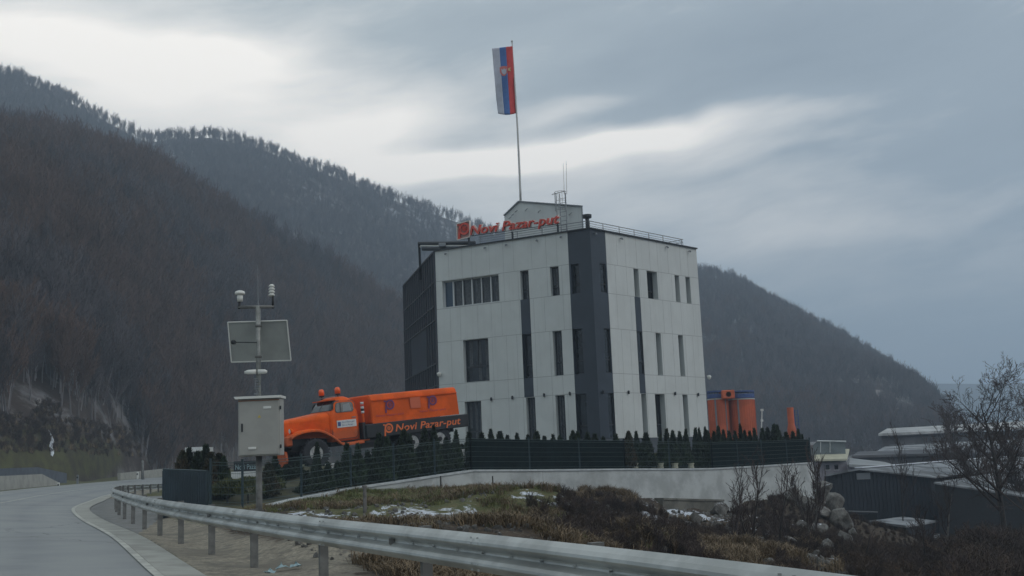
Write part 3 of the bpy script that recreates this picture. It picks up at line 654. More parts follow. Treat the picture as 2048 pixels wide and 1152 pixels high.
# joints between facade panels
mb = MB()
def joints(P, Nn, L, band, W, dark, nv):
    for z in (Z1, Z2, Z3, Z4, Z5):
        cuts = sorted([(u0, u1) for u0, u1, z0, z1, *_ in W if z0 - .001 < z < z1 + .001 and (z0 + .05 < z < z1 - .05)] + [(a, b) for a, b, c, e in dark if c - .01 < z < e + .01])
        u = .0
        for a, b in cuts + [(L, L)]:
            if a > u + .02: bar(mb, P(u, z, .002), P(a, z, .002), .006, .022, Nn)
            u = max(u, b)
    for k in range(1, nv):
        u = L * k / nv
        segs = [(Z6, Z5), (Z5, Z4), (Z4, Z3), (Z3, Z2), (Z2, Z1), (Z1, ZR)]
        for a, b in segs:
            uu = u + (.0 if (k * 7 + int(a * 3)) % 3 else .25)
            if any(u0 - .05 < uu < u1 + .05 and z0 < (a + b) / 2 < z1 for u0, u1, z0, z1, *_ in W) or any(x0 - .05 < uu < x1 + .05 and c < (a + b) / 2 < e for x0, x1, c, e in dark): continue
            bar(mb, P(uu, a + .02, .001), P(uu, b - .02, .001), .004, .011, Nn)
joints(PL, NL, LB, bL, WL_ + cdl, strip_ranges(WL_, bL, LB, 0), 11)
joints(PR, NR, LC, bR, WR_ + cdr, strip_ranges(WR_, bR, LC, 1), 10)
ob(mb.build('panel_joint', MT['joint'], office))
# windows: frame with glass as a sub-part
def window(P, Nn, D0, w_):
    u0, u1, z0, z1, st, dp = w_; o = -dp + .01; f = MB(); g = MB(); fm = MT['wframe'] if st == 'ribbon' else MT['frame']; t = .05
    def fb(a, b, c, e, th=t, oo=0.05): bar(f, P(a, c, o + oo / 2), P(b, e, o + oo / 2), oo, th, Nn)
    fb(u0, u1, z0 + t / 2, z0 + t / 2); fb(u0, u1, z1 - t / 2, z1 - t / 2); fb(u0 + t / 2, u0 + t / 2, z0, z1); fb(u1 - t / 2, u1 - t / 2, z0, z1)
    h = z1 - z0
    if st == 'ribbon':
        for k in range(1, 6): fb(u0 + (u1 - u0) * k / 6, u0 + (u1 - u0) * k / 6, z0, z1, .075 if k % 2 else .05, .10)
        fb(u0 - .04, u1 + .04, z0 + .015, z0 + .015, .06, .30)
    if st == 'big': fb((u0 + u1) * .5 + .05, (u0 + u1) * .5 + .05, z0 + h * .36, z1, .10); fb(u0, u1, z0 + h * .36, z0 + h * .36, .09)
    if st in ('narrow', 'indark', 'dark', 'door'): fb(u0, u1, z0 + h * .30, z0 + h * .30, .08)
    g.add([P(u0, z0, o), P(u1, z0, o), P(u1, z1, o), P(u0, z1, o)], [(0, 1, 2, 3)])
    fo = ob(f.build('window', fm, office)); go = g.build('pane', MT['glass'], fo)
    if st in ('ribbon', 'big', 'narrow', 'door') and P is PL:
        c = MB(); rr = random.Random(int(u0 * 1000)); m = 3 if st != 'ribbon' else 6
        for k in range(m):
            a = u0 + (u1 - u0) * (k + .12 + .1 * rr.random()) / m; b = u0 + (u1 - u0) * (k + .55 + .3 * rr.random()) / m; zb = z0 + (h * .38 if rr.random() < .5 and st != 'ribbon' else .08)
            c.add([P(a, zb, o + .004), P(b, zb, o + .004), P(b, z1 - .06, o + .004), P(a, z1 - .06, o + .004)], [(0, 1, 2, 3)])
        c.build('blind', MT['curtain'], fo)
    if st == 'ribbon':
        c = MB(); a = u0 + (u1 - u0) * 5.08 / 6; b = u0 + (u1 - u0) * 5.9 / 6
        c.add([P(a, z0 + .06, o + .008), P(b, z0 + .06, o + .008), P(b, z1 - .06, o + .008), P(a, z1 - .06, o + .008)], [(0, 1, 2, 3)]); c.build('blue_blind', MT['blueglass'], fo)
for w_ in WL_ + cdl: window(PL, NL, DL, w_)
for w_ in WR_ + cdr: window(PR, NR, DR, w_)
# glazed dark side wall: vertical fins and horizontal rails
dd = (BD - BB); LD = dd.length; dd.normalize(); NS = Vector((dd.y, -dd.x, 0)); NS = NS if NS.x < 0 else -NS
PS = lambda u, z, o=0.0: BB + dd * u + NS * o + up * z
mb = MB(); nf = 15
for k in range(nf + 1):
    u = .04 + (LD - .08) * k / nf; low = Z5 if .26 < u / LD < .72 and False else Z6
    if .27 < u / LD < .78:
        bar(mb, PS(u, Z3 + 1.35, .05), PS(u, ZR, .05), .10, .09, dd.cross(up)); bar(mb, PS(u, Z6, .05), PS(u, Z3 - 1.2, .05), .10, .09, dd.cross(up))
    else: bar(mb, PS(u, Z6, .05), PS(u, ZR, .05), .10, .09, dd.cross(up))
ob(mb.build('facade_fins', MT['fin'], office))
mb = MB()
for z in (ZR - .03, Z1, Z2 + .25, Z3 + 1.35, Z3 - 1.2, Z4, Z5 - .6): bar(mb, PS(0, z, .09), PS(LD, z, .09), .05, .07, NS)
ob(mb.build('facade_rail', MT['fin'], office))
mb = MB(); bar(mb, PS(LD * .27, Z3 + .07, .02), PS(LD * .78, Z3 + .07, .02), .03, 2.5, NS); ob(mb.build('cladding_panel', MT['dark'], office))
mb = MB()
for k in (.33, .47, .60, .70): bar(mb, PS(LD * k, Z5 - .4, .06), PS(LD * k + .7, Z5 - .4, .06), .03, 3.6, NS)
ob(mb.build('side_window', MT['glass'], office))
# small lamps along the ground floor line and brackets under the parapet
def lampmesh(P, Nn, u, z):
    m = MB(); c = P(u, z, .07); m.lathe([(.0, -.1), (.055, -.1), (.06, .06), (.02, .1), (0, .1)], c, 10); bar(m, P(u, z, 0), P(u, z, .09), .03, .03, up); return m
for px, py in ((983.4, 798), (1025.6, 795), (1089, 790), (1140.5, 787)): ob(lampmesh(PL, NL, uL(px, py), fuz(px, py, DL, NL)[1]).build('wall_lamp', MT['frame'], office))
for px, py in ((1205, 784), (1255.5, 784.5), (1348.8, 787), (1395, 789)): ob(lampmesh(PR, NR, uR(px, py), fuz(px, py, DR, NR)[1]).build('wall_lamp', MT['frame'], office))
def bracket(P, Nn, u):
    m = MB(); bar(m, P(u, ZR - .22, .02), P(u, ZR - .22, .16), .05, .05, up); m.box(P(u, ZR - .27, .16), (.10, .10, .08)); return m
for px in (892, 971, 1014, 1075.6, 1124): ob(bracket(PL, NL, uL(px, 490)).build('parapet_bracket', MT['railing'], office))
for px in (1188.3, 1240, 1330, 1374.5): ob(bracket(PR, NR, uR(px, 475)).build('parapet_bracket', MT['railing'], office))
# security cameras on the two outer edges
for (q, nn) in ((fuz(881, 748, DL, NL), 0), (fuz(1414, 754, DR, NR), 1)):
    P = PL if nn == 0 else PR; m = MB(); m.lathe([(0, -.17), (.09, -.13), (.12, -.03), (.13, .05), (.06, .09), (0, .1)], P(q[0], q[1], .16), 14); bar(m, P(q[0], q[1] + .06, 0), P(q[0], q[1] + .06, .16), .05, .05, up)
    ob(m.build('security_camera', MT['sensor'], office, True))
# roof railing: left run and right run
def railing(P, Nn, u0, u1, ups, z0, hh, setb):
    m = MB(); n_ = P(0, 0)
    for k, h in enumerate((hh, hh * .72, hh * .46, hh * .2)): m.tube([P(u0, z0 + h, -setb), P(u1, z0 + h, -setb)], .022 if k == 0 else .013, 6)
    ob(m.build('railing_rail', MT['railing'], office))
    for u in ups:
        m = MB(); m.tube([P(u, z0 - .3, -setb), P(u, z0 + hh, -setb)], .022, 6); ob(m.build('railing_post', MT['railing'], office))
zr_l = fuz(1114, 450, DL, NL)[1]
railing(PL, NL, uL(955, 472), .25, [uL(x, 460) for x in (957, 1031.8, 1081.6, 1131)] , ZR, .50, .15)
railing(PR, NR, .15, uR(1370, 482), [uR(x, 460) for x in (1176+8, 1210.5, 1242.5, 1272, 1301, 1329, 1366)], ZR, .50, .15)
m = MB(); e0 = uR(1370, 482)
for h in (.5, .33, .16): m.tube([PR(e0, ZR + h, -.15), PR(e0, ZR + h, -1.6)], .018, 6)
ob(m.build('railing_rail', MT['railing'], office))
# penthouse on the roof (parallel to the left facade, set back)
O2 = BA - NL * 3.0
def u2(px, py): return fuz(px, py, DL, NL, Vector((O2.x, O2.y, EYE)))
P2 = lambda q, o=0.0: O2 + DL * q[0] + NL * o + up * q[1]
pk, rt, lt = u2(1038, 404), u2(1165, 413.5), u2(1008.5, 432)
poly = [P2(pk), P2(rt), P2((rt[0], ZR - .3)), P2((lt[0], ZR - .3)), P2(lt)]
mb = MB(); mb.prism(poly, Vector((.05, 3.0, 0))); pent = ob(mb.build('roof_cabin', MT['panel'], office))
mb = MB(); bar(mb, P2(pk, .03) + up * .03, P2(rt, .03) + up * .03, .14, .07, NL); bar(mb, P2(lt, .03) + up * .02, P2(pk, .03) + up * .03, .14, .07, NL); bar(mb, P2((rt[0] + .03, ZR), .04), P2((rt[0] + .03, rt[1]), .04), .05, .05, NL)
mb.build('roof_trim', MT['railing'], pent)
mb = MB()
for px, py in ((1030, 424), (1023, 431), (1018, 437), (1050, 422), (1076, 425), (1138, 430)):
    q = u2(px, py); bar(mb, P2(q, .0), P2((q[0] - .32, q[1] + (.05 if px > 1040 else 0)), .30), .035, .035, NL.cross(up))
mb.build('cabin_bracket', MT['railing'], pent)  # added dark bars stand in for the rooftop sign's reflections on the cabin
# black flue with cap at the corner
m = MB(); qx = fuz(1170, 455, DL, NL); cz = BA + DL * .35 - NL * .5
m.lathe([(.11, ZR - .3), (.11, ZR + .75), (.24, ZR + .75), (.26, ZR + .82), (.26, ZR + .93), (.0, ZR + .98)], cz, 16); ob(m.build('flue', MT['frame'], office))
# ducts on the roof, left
O3 = BB - NL * 3.4; f3 = lambda px, py: fuz(px, py, DL, NL, Vector((O3.x, O3.y, EYE))); P3 = lambda q: O3 + DL * q[0] + up * q[1]
m = MB(); m.tube([P3(f3(950, 486)), P3(f3(838, 487)), P3(f3(842, 560))], [.13, .13, .09], 10); m.tube([P3(f3(950, 497)), P3(f3(845, 498))], .12, 10); ob(m.build('roof_duct', MT['frame'], office, True))
m = MB(); m.tube([P3(f3(950, 491)), P3(f3(842, 491.5)), P3(f3(840, 494))], .055, 8); ob(m.build('pale_roof_pipe', MT['sensor'], office, True))
m = MB(); m.box(P3(f3(888, 491)) + NL * .2, (.45, .3, .24), None, .03); ob(m.build('duct_unit', MT['railing'], office))

# ------------------------------------------------------------------ lettering
def text_mesh(txt, shear=.22, ext=.02, off=.0, res=3, name='lettering'):
    cu = bpy.data.curves.new('t', 'FONT'); cu.body = txt; cu.size = 1; cu.extrude = ext; cu.offset = off; cu.resolution_u = res; cu.shear = shear; cu.space_character = 1.02
    o = bpy.data.objects.new('t', cu); C.objects.link(o); dg = bpy.context.evaluated_depsgraph_get(); me = bpy.data.meshes.new_from_object(o.evaluated_get(dg)); me.name = name
    bpy.data.objects.remove(o); bpy.data.curves.remove(cu); return me
def fit_text(name, txt, fn, W, H, mat, parent, thick, off=.0, shear=.22):
    """fn(x, y, d) -> point; the text's capitals stand in the box W x H"""
    me = text_mesh(txt, shear, .5, off, name=name); co = [v.co.copy() for v in me.vertices]
    x0 = min(c.x for c in co); x1 = max(c.x for c in co); capt = .70
    zt = max(c.z for c in co); zb = min(c.z for c in co)
    for v, c in zip(me.vertices, co): v.co = fn((c.x - x0) / (x1 - x0) * W, c.y / capt * H, (c.z - zb) / (zt - zb) * thick)
    me.materials.clear(); me.materials.append(mat); me.update(); return link(name, me, parent)
def logo(fn, size, mat, name, parent, thick, w_=.17):
    """letter P drawn as a ring with a stem and a small house in the ring; fn(x, y, d)"""
    mb = MB()
    def plate(poly):
        n = len(poly); vs = [fn(x * size, y * size, 0) for x, y in poly] + [fn(x * size, y * size, thick) for x, y in poly]
        mb.add(vs, [tuple(reversed(range(n))), tuple(range(n, 2 * n))] + [(i, (i + 1) % n, n + (i + 1) % n, n + i) for i in range(n)])
    def ring(r0, r1, cx, cy, a0=0, a1=360, n=28):
        for k in range(n):
            a, b = math.radians(a0 + (a1 - a0) * k / n), math.radians(a0 + (a1 - a0) * (k + 1) / n)
            plate([(cx + r0 * math.cos(a), cy + r0 * math.sin(a)), (cx + r1 * math.cos(a), cy + r1 * math.sin(a)), (cx + r1 * math.cos(b), cy + r1 * math.sin(b)), (cx + r0 * math.cos(b), cy + r0 * math.sin(b))])
    ring(.30, .46, .06, .10); ring(.15, .20, .06, .10, 0, 360, 18)
    plate([(-.50, -.62), (-.34, -.62), (-.26, .10), (-.42, .10)]); plate([(-.56, .40), (-.20, .30), (-.16, .44), (-.50, .52)])
    plate([(.06, .24), (-.06, .10), (.0, .10), (.0, -.02), (.12, -.02), (.12, .10), (.18, .10)])
    return mb.build(name, mat, parent)
# rooftop sign
uS0, uS1 = uL(943, 467), uL(1121, 445)
zb0, zcap = fuz(944, 471, DL, NL)[1], fuz(946, 452.5, DL, NL)[1]
zbE = fuz(1119, 447.5, DL, NL)[1]
rs = empty('rooftop_sign', PL(uS0, ZR), 'red Novi Pazar-put lettering standing on the office roof edge', 'sign'); RI = Matrix.Translation(-PL(uS0, ZR))
fnR = lambda x, y, d: PL(uS0 - x, zb0 + y + (zbE - zb0) * x / abs(uS1 - uS0), .12 + d)
Hs = zcap - zb0; Ws = abs(uS1 - uS0)
t1 = fit_text('letters', 'Novi Pazar-put', fnR, Ws, Hs, MT['red'], rs, .10, .012); t1.matrix_parent_inverse = RI
t2 = fit_text('letter_edges', 'Novi Pazar-put', lambda x, y, d: fnR(x + .045, y + .03, d - .07), Ws, Hs, MT['cream'], rs, .05, .030); t2.matrix_parent_inverse = RI
g0, g1 = uL(917.5, 465), uL(943, 463); gz0, gz1 = fuz(918, 481, DL, NL)[1], fuz(918, 449, DL, NL)[1]
mb = MB(); gm = (g0 + g1) / 2; gzm = (gz0 + gz1) / 2; fr = .045
for a, b in (((g0, gz0), (g1, gz0 + .08)), ((g1, gz0 + .08), (g1, gz1 + .08)), ((g1, gz1 + .08), (g0, gz1)), ((g0, gz1), (g0, gz0))): bar(mb, PL(*a, .16), PL(*b, .16), .12, fr, NL)
o = mb.build('logo_frame', MT['cream'], rs); o.matrix_parent_inverse = RI
mb = MB(); mb.prism([PL(g0, gz0 + .02, .06), PL(g0 * .5 + g1 * .5, gz0 + .1, .06), PL(g1, gz0 + .12, .06), PL(g1, gz1 + .05, .06), PL(g0, gz1, .06)], NL * .03); o = mb.build('logo_back', M_('logo_back', (.42, .25, .22), .6), rs); o.matrix_parent_inverse = RI
o = logo(lambda x, y, d: PL(gm - x, gzm + .06 + y, .10 + d), (g0 - g1) * .92, MT['red'], 'logo_letter', rs, .10); o.matrix_parent_inverse = RI
for px in (937.8, 1025, 1116.5):
    mb = MB(); u = uL(px, 470); bar(mb, PL(u, ZR + .0, .0), PL(u, ZR + .50, .0), .08, .09, NL); bar(mb, PL(u, ZR + .45, .0), PL(u, ZR + .45, .14), .05, .05, up); o = mb.build('sign_support', MT['frame'], rs); o.matrix_parent_inverse = RI
mb = MB(); mb.tube([PL(uS0 + .5, zb0 - .03, .06), PL(uS1, zbE - .02, .06)], .02, 6); o = mb.build('sign_rail', MT['frame'], rs); o.matrix_parent_inverse = RI

# roof ladder with aerials
Ob = BA - NL * 2.6
f4 = lambda px, py: fuz(px, py, DL, NL, Vector((Ob.x, Ob.y, EYE))); P4 = lambda q, o=0.0: Ob + DL * q[0] + NL * o + up * q[1]
ladp = P4((f4(1127, 460)[0], ZR - .25)); lad = empty('roof_ladder', ladp, 'caged steel ladder fixed to the roof cabin', 'ladder'); LI = Matrix.Translation(-ladp)
def lo(o): o.matrix_parent_inverse = LI; return o
ub, uc, zt = f4(1121, 430)[0], f4(1133, 430)[0], f4(1127, 386)[1]
for u in (ub, uc):
    m = MB(); m.tube([P4((u, ZR - .25)), P4((u, zt))], .028, 6); lo(m.build('rail', MT['railing'], lad))
z = ZR - .05
while z < zt - .1:
    m = MB(); m.tube([P4((ub, z)), P4((uc, z))], .014, 6); lo(m.build('rung', MT['railing'], lad)); z += .27
m = MB(); um = (ub + uc) / 2; rr = .34
for z in (zt, zt - .55, zt - 1.1):
    m.tube([P4((um + rr * math.cos(a), z), .0 + .34 * math.sin(a) + .3) for a in np.linspace(-.3, math.pi + .3, 12)], .013, 5)
for a in (0.2, .9, 1.6, 2.3, 2.9): m.tube([P4((um + rr * math.cos(a), zt - 1.1), .34 * math.sin(a) + .3), P4((um + rr * math.cos(a), zt), .34 * math.sin(a) + .3)], .011, 5)
lo(m.build('safety_cage', MT['railing'], lad))
m = MB(); um2 = f4(1115, 386)[0]; m.tube([P4((um2, ZR - .25), .2), P4((um2, zt), .2)], .024, 6); m.tube([P4((um2 + .28, zt - .03), .2), P4((uc - .1, zt + .05), .2)], .022, 6); lo(m.build('handrail', MT['railing'], lad))
for k, (px, y0, y1) in enumerate(((1127, 388, 326), (1132, 388, 322))):
    m = MB(); a, b = f4(px, y0), f4(px - (2 if k == 0 else 1), y1); m.tube([P4(a, -.1), P4(b, -.1)], [.018, .010], 6)
    tag(m.build('aerial', MT['alu']), ('shorter thin whip aerial rising from the roof ladder head' if k == 0 else 'taller thin whip aerial beside the roof ladder cage'), 'aerial', 'aerials on the office roof')

# flagpole and flag
Of = P2(pk, -.5); fp0 = Of + up * 0
dT = rayd(1024, 84); kT = (Of.y) / dT.y; top = Vector((dT.x * kT, Of.y, EYE + dT.z * kT))
dB = rayd(1041.5, 406); kB = Of.y / dB.y; bot = Vector((dB.x * kB, Of.y, EYE + dB.z * kB)) - up * .3
fpz = empty('flagpole', bot, 'tall thin metal flagpole on the roof cabin ridge', 'flagpole')
m = MB(); m.tube([bot.lerp(top, t) + Vector((math.sin(t * math.pi) * .05, 0, 0)) for t in np.linspace(0, 1, 10)], list(np.linspace(.075, .035, 10)), 10); o = m.build('pole', MT['alu'], fpz, True); o.matrix_parent_inverse = Matrix.Translation(-bot)
m = MB(); m.lathe([(0, -.05), (.06, 0), (.07, .05), (.05, .1), (0, .13)], top, 12); o = m.build('finial', MT['alu'], fpz, True); o.matrix_parent_inverse = Matrix.Translation(-bot)
def fl(px, py, o=0.0):
    d = rayd(px, py); k = (Of.y + o) / d.y; return Vector((d.x * k, Of.y + o, EYE + d.z * k))
fe = empty('flag', fl(1024, 92), 'red blue and white vertical banner flag with a crest', 'flag'); FI = Matrix.Translation(-fl(1024, 92))
def flagp(s, t, o=0.0):
    """s 0..1 from free edge to pole, t 0..1 downwards"""
    le = (984 + 11 * t + 3.5 * max(0, t - .8) * 5 * .3, 97 + 130 * t); re = (1025 + 6.8 * t, 92.5 + 134 * t)
    x = le[0] + (re[0] - le[0]) * s; y = le[1] + (re[1] - le[1]) * s + 3 * math.sin(s * 3.1) * (t > .97)
    return fl(x, y, o + .10 * math.sin(s * 5.2 + t * 2.4) + .05 * math.sin(t * 9 + s * 2))
for nm, s0, s1, mt in (('white_stripe', 0, .36, 'fwhite'), ('blue_stripe', .36, .68, 'fblue'), ('red_stripe', .68, 1.0, 'fred')):
    mb = MB(); NSx, NT_ = 8, 40; V = [flagp(s0 + (s1 - s0) * i / NSx, j / NT_) for j in range(NT_ + 1) for i in range(NSx + 1)]
    mb.add(V, [(j * (NSx + 1) + i, j * (NSx + 1) + i + 1, (j + 1) * (NSx + 1) + i + 1, (j + 1) * (NSx + 1) + i) for j in range(NT_) for i in range(NSx)])
    o = mb.build(nm, MT[mt], fe, True); o.matrix_parent_inverse = FI
    sl = o.modifiers.new('s', 'SOLIDIFY'); sl.thickness = .01
def patch(nm, poly, mt, o_):
    mb = MB(); mb.prism([flagp(s, t, -.02 - o_) for s, t in poly], Vector((0, -.008, 0))); o = mb.build(nm, MT[mt], fe); o.matrix_parent_inverse = FI
cs, ct = .52, .37
patch('crest_shield', [(cs - .22, ct - .07), (cs - .10, ct - .085), (cs + .10, ct - .085), (cs + .18, ct - .07), (cs + .18, ct + .01), (cs + .05, ct + .055), (cs - .02, ct + .065), (cs - .12, ct + .055), (cs - .22, ct + .01)], 'fpink', 0)
patch('crest_eagle', [(cs - .15, ct - .05), (cs - .05, ct - .03), (cs, ct - .06), (cs + .05, ct - .03), (cs + .12, ct - .05), (cs + .10, ct + .01), (cs + .03, ct + .04), (cs - .05, ct + .04), (cs - .13, ct + .01)], 'fwhite', .012)
patch('crest_crown', [(cs + .20, ct - .045), (cs + .34, ct - .06), (cs + .30, ct - .03), (cs + .34, ct), (cs + .20, ct - .012)], 'gold', .012)

# ================================================================== OLD ORANGE TRUCK
TY = math.radians(36.0); TT = .083
fx = Vector((-math.cos(TY), -math.sin(TY), -TT)).normalized(); ly = Vector((-fx.y * -1, fx.x, 0)); ly = Vector((math.sin(TY), -math.cos(TY), 0)).normalized(); uz = fx.cross(ly).normalized()
P0 = at(745, 847.5, 42.0) - ly * 1.15 - uz * 1.37
TM = Matrix(((fx.x, ly.x, uz.x, P0.x), (fx.y, ly.y, uz.y, P0.y), (fx.z, ly.z, uz.z, P0.z), (0, 0, 0, 1)))
trk = empty('truck', None, 'old orange tanker truck with rounded cab on display behind the fence', 'truck', None, TM)
def rrect(x0, x1, hw, r, z, n=6, yc=0.0):
    vs = []
    for cx, cy, a0 in ((x1 - r, hw - r, 0), (x0 + r, hw - r, 90), (x0 + r, -hw + r, 180), (x1 - r, -hw + r, 270)):
        for k in range(n): a = math.radians(a0 + 90 * k / (n - 1)); vs.append(Vector((cx + r * math.cos(a), yc + cy + r * math.sin(a), z)))
    return vs
def loft(mb, rings, caps=True):
    n = len(rings[0]); V = [p for r in rings for p in r]; m = len(rings)
    Fc = [(i * n + k, i * n + (k + 1) % n, (i + 1) * n + (k + 1) % n, (i + 1) * n + k) for i in range(m - 1) for k in range(n)]
    if caps: Fc += [tuple(reversed(range(n))), tuple(range((m - 1) * n, m * n))]
    mb.add(V, Fc)
# cargo box: rounded shoulders, loft along x
def boxring(x, ins=0.0):
    hw, zb, zt, r = 1.15 - ins, 1.37 + ins, 2.47 - ins, .24; pts_ = [Vector((x, -hw, zb)), Vector((x, hw + 0, zb))]
    for k in range(7): a = math.radians(90 * k / 6); pts_.append(Vector((x, hw - .05 - r + r * math.cos(a), zt - r + r * math.sin(a))))
    for k in range(7): a = math.radians(90 + 90 * k / 6); pts_.append(Vector((x, -hw + .05 + r + r * math.cos(a), zt - r + r * math.sin(a))))
    return pts_
mb = MB(); loft(mb, [boxring(.0, .05), boxring(-.04, 0), boxring(-3.91, 0), boxring(-3.95, .05)]); cb = mb.build('cargo_box', MT['orange'], trk, False)
mb = MB(); mb.box((-1.97, 1.125, 2.235), (3.86, .05, .035)); mb.box((-1.97, -1.125, 2.235), (3.86, .05, .035)); mb.build('box_ledge', MT['orange'], cb)
mb = MB(); mb.box((-1.95, 1.152, 2.0), (.46, .006, .42)); mb.build('hatch', MT['ghost'], cb)
for i, x in enumerate((-.80, -2.72)):
    logo(lambda a, b, d: Vector((x - a, 1.152 + d, 1.98 + b)), .42, MT['purple'], 'box_logo', cb, .006)
    fit_text('box_lettering', 'Novi Pazar-put', lambda a, b, d: Vector((x + .62 - a, 1.152 + d, 1.60 + b)), 1.22, .085, MT['purplef'], cb, .004)
# dark side board with lettering
mb = MB(); mb.box((-1.99, 0, 1.10), (4.62, 2.44, .50), None, .03); sb = mb.build('side_board', MT['black'], trk)
mb = MB(); mb.box((.36, 0, 1.15), (.12, 2.3, .62)); mb.build('bulkhead', MT['black'], sb)
fit_text('board_lettering', 'Novi Pazar-put', lambda a, b, d: Vector((-.92 - a, 1.222 + d, .985 + b)), 2.98, .27, MT['textorange'], sb, .008, .012)
logo(lambda a, b, d: Vector((-.62 - a, 1.222 + d, 1.10 + b)), .40, MT['textorange'], 'board_logo', sb, .008)
# chassis
mb = MB()
for s_ in (-1, 1): mb.box((-.4, s_ * .42, .78), (6.9, .09, .20))
for x in (2.7, 1.2, -.6, -2.2, -4.0): mb.box((x, 0, .78), (.10, .84, .16))
mb.build('chassis_frame', MT['black'], trk)
# cab
lv = [(.86, .43, 1.62, .93, .10), (1.0, .42, 1.64, .95, .12), (1.75, .42, 1.64, .95, .14), (1.95, .44, 1.62, .93, .16), (2.02, .45, 1.56, .915, .2), (2.20, .49, 1.46, .87, .24), (2.34, .54, 1.36, .82, .26), (2.45, .62, 1.26, .73, .28), (2.515, .75, 1.10, .55, .17), (2.53, .85, 1.0, .3, .07)]
mb = MB(); loft(mb, [rrect(x0, x1, hw, min(r, (x1 - x0) / 2 - .005, hw - .01), z) for z, x0, x1, hw, r in lv]); cab = mb.build('cab', MT['orange'], trk, True)
def cabhw(z): return float(np.interp(z, [l[0] for l in lv], [l[3] for l in lv]))
def cabx1(z): return float(np.interp(z, [l[0] for l in lv], [l[2] for l in lv]))
def sidepatch(name, poly, mat, parent, off, s_=1):
    mb = MB(); c = (sum(p[0] for p in poly) / len(poly), sum(p[1] for p in poly) / len(poly)); V = [Vector((x, s_ * (cabhw(z) + off), z)) for x, z in poly] + [Vector((c[0], s_ * (cabhw(c[1]) + off), c[1]))]
    n = len(poly); mb.add(V, [(i, (i + 1) % n, n) for i in range(n)]); return mb.build(name, mat, parent)
def rpoly(x0, x1, z0, z1, r, tilt=0.0, n=5):
    out_ = []
    for cx, cz, a0 in ((x1 - r, z1 - r, 0), (x0 + r, z1 - r, 90), (x0 + r, z0 + r, 180), (x1 - r, z0 + r, 270)):
        for k in range(n): a = math.radians(a0 + 90 * k / (n - 1)); z = cz + r * math.sin(a); out_.append((cx + r * math.cos(a) + (tilt * (z1 - z) if cx > (x0 + x1) / 2 else 0), z))
    return out_
for s_ in (1, -1):
    dr = sidepatch('door', rpoly(.55, 1.40, .95, 2.33, .14, .14), MT['orange'], trk, .010, s_)
    sidepatch('door_gap', rpoly(.528, 1.422, .928, 2.352, .15, .14), MT['black'], dr, .005, s_)
    wn_ = sidepatch('door_window', rpoly(.64, 1.30, 1.93, 2.27, .10, .25), MT['glass'], dr, .016, s_)
    sidepatch('window_seal', rpoly(.62, 1.32, 1.91, 2.29, .11, .25), MT['black'], dr, .012, s_)
    sidepatch('quarter_divider', [(1.14, 1.93), (1.20, 1.93), (1.17, 2.27), (1.11, 2.27)], MT['black'], dr, .022, s_)
    if s_ > 0: sidepatch('seat_seen', [(.72, 1.95), (1.08, 1.95), (1.04, 2.2), (.76, 2.24)], M_('pale_glass', (.10, .13, .15), .3), dr, .020, s_)
    mb = MB(); mb.box((.66, s_ * (.965), 1.70), (.16, .03, .03)); mb.build('door_handle', MT['railing'], dr)
mb = MB(); mb.box((.98, .968, 1.49), (.80, .014, .27)); pl = mb.build('door_plate', MT['white'], trk)
mb = MB(); mb.box((1.29, .977, 1.49), (.12, .006, .16)); mb.build('plate_emblem', MT['blue'], pl)
fit_text('plate_lettering', 'Novi Pazar-put', lambda a, b, d: Vector((1.18 - a, .976 + d, 1.52 + b)), .52, .065, MT['blue'], pl, .003)
fit_text('plate_lettering', 'Novi Pazar', lambda a, b, d: Vector((1.18 - a, .976 + d, 1.41 + b)), .46, .055, MT['blue'], pl, .003)
# windscreen: two panes wrapped on the rounded cab front
def cabfront(y_, z_):
    x1_, hw_ = cabx1(z_), cabhw(z_); r_ = float(np.interp(z_, [l[0] for l in lv], [l[4] for l in lv])); e_ = max(0, abs(y_) - (hw_ - r_)); return x1_ - r_ + math.sqrt(max(0, r_ * r_ - e_ * e_))
def frontpatch(name, y0, y1, z0, z1, mat, off_, parent):
    mb = MB(); ny, nz_ = 10, 6; V = []
    for j in range(nz_ + 1):
        z_ = z0 + (z1 - z0) * j / nz_; k_ = 1 - .10 * j / nz_
        for i in range(ny + 1): y_ = (y0 + (y1 - y0) * i / ny) * k_; V.append(Vector((cabfront(y_, z_) + off_, y_ * (1 + off_), z_)))
    mb.add(V, [(j * (ny + 1) + i, j * (ny + 1) + i + 1, (j + 1) * (ny + 1) + i + 1, (j + 1) * (ny + 1) + i) for j in range(nz_) for i in range(ny)]); return mb.build(name, mat, parent)
for s_ in (-1, 1):
    ws_ = frontpatch('windscreen', .03 * s_, .84 * s_, 2.03, 2.36, MT['glass'], .022, trk)
    frontpatch('windscreen_seal', .0, .87 * s_, 2.01, 2.38, MT['black'], .014, ws_)
mb = MB(); mb.box((1.36, 0, 2.41), (.26, 1.42, .03)); mb.build('visor', MT['orange'], trk)
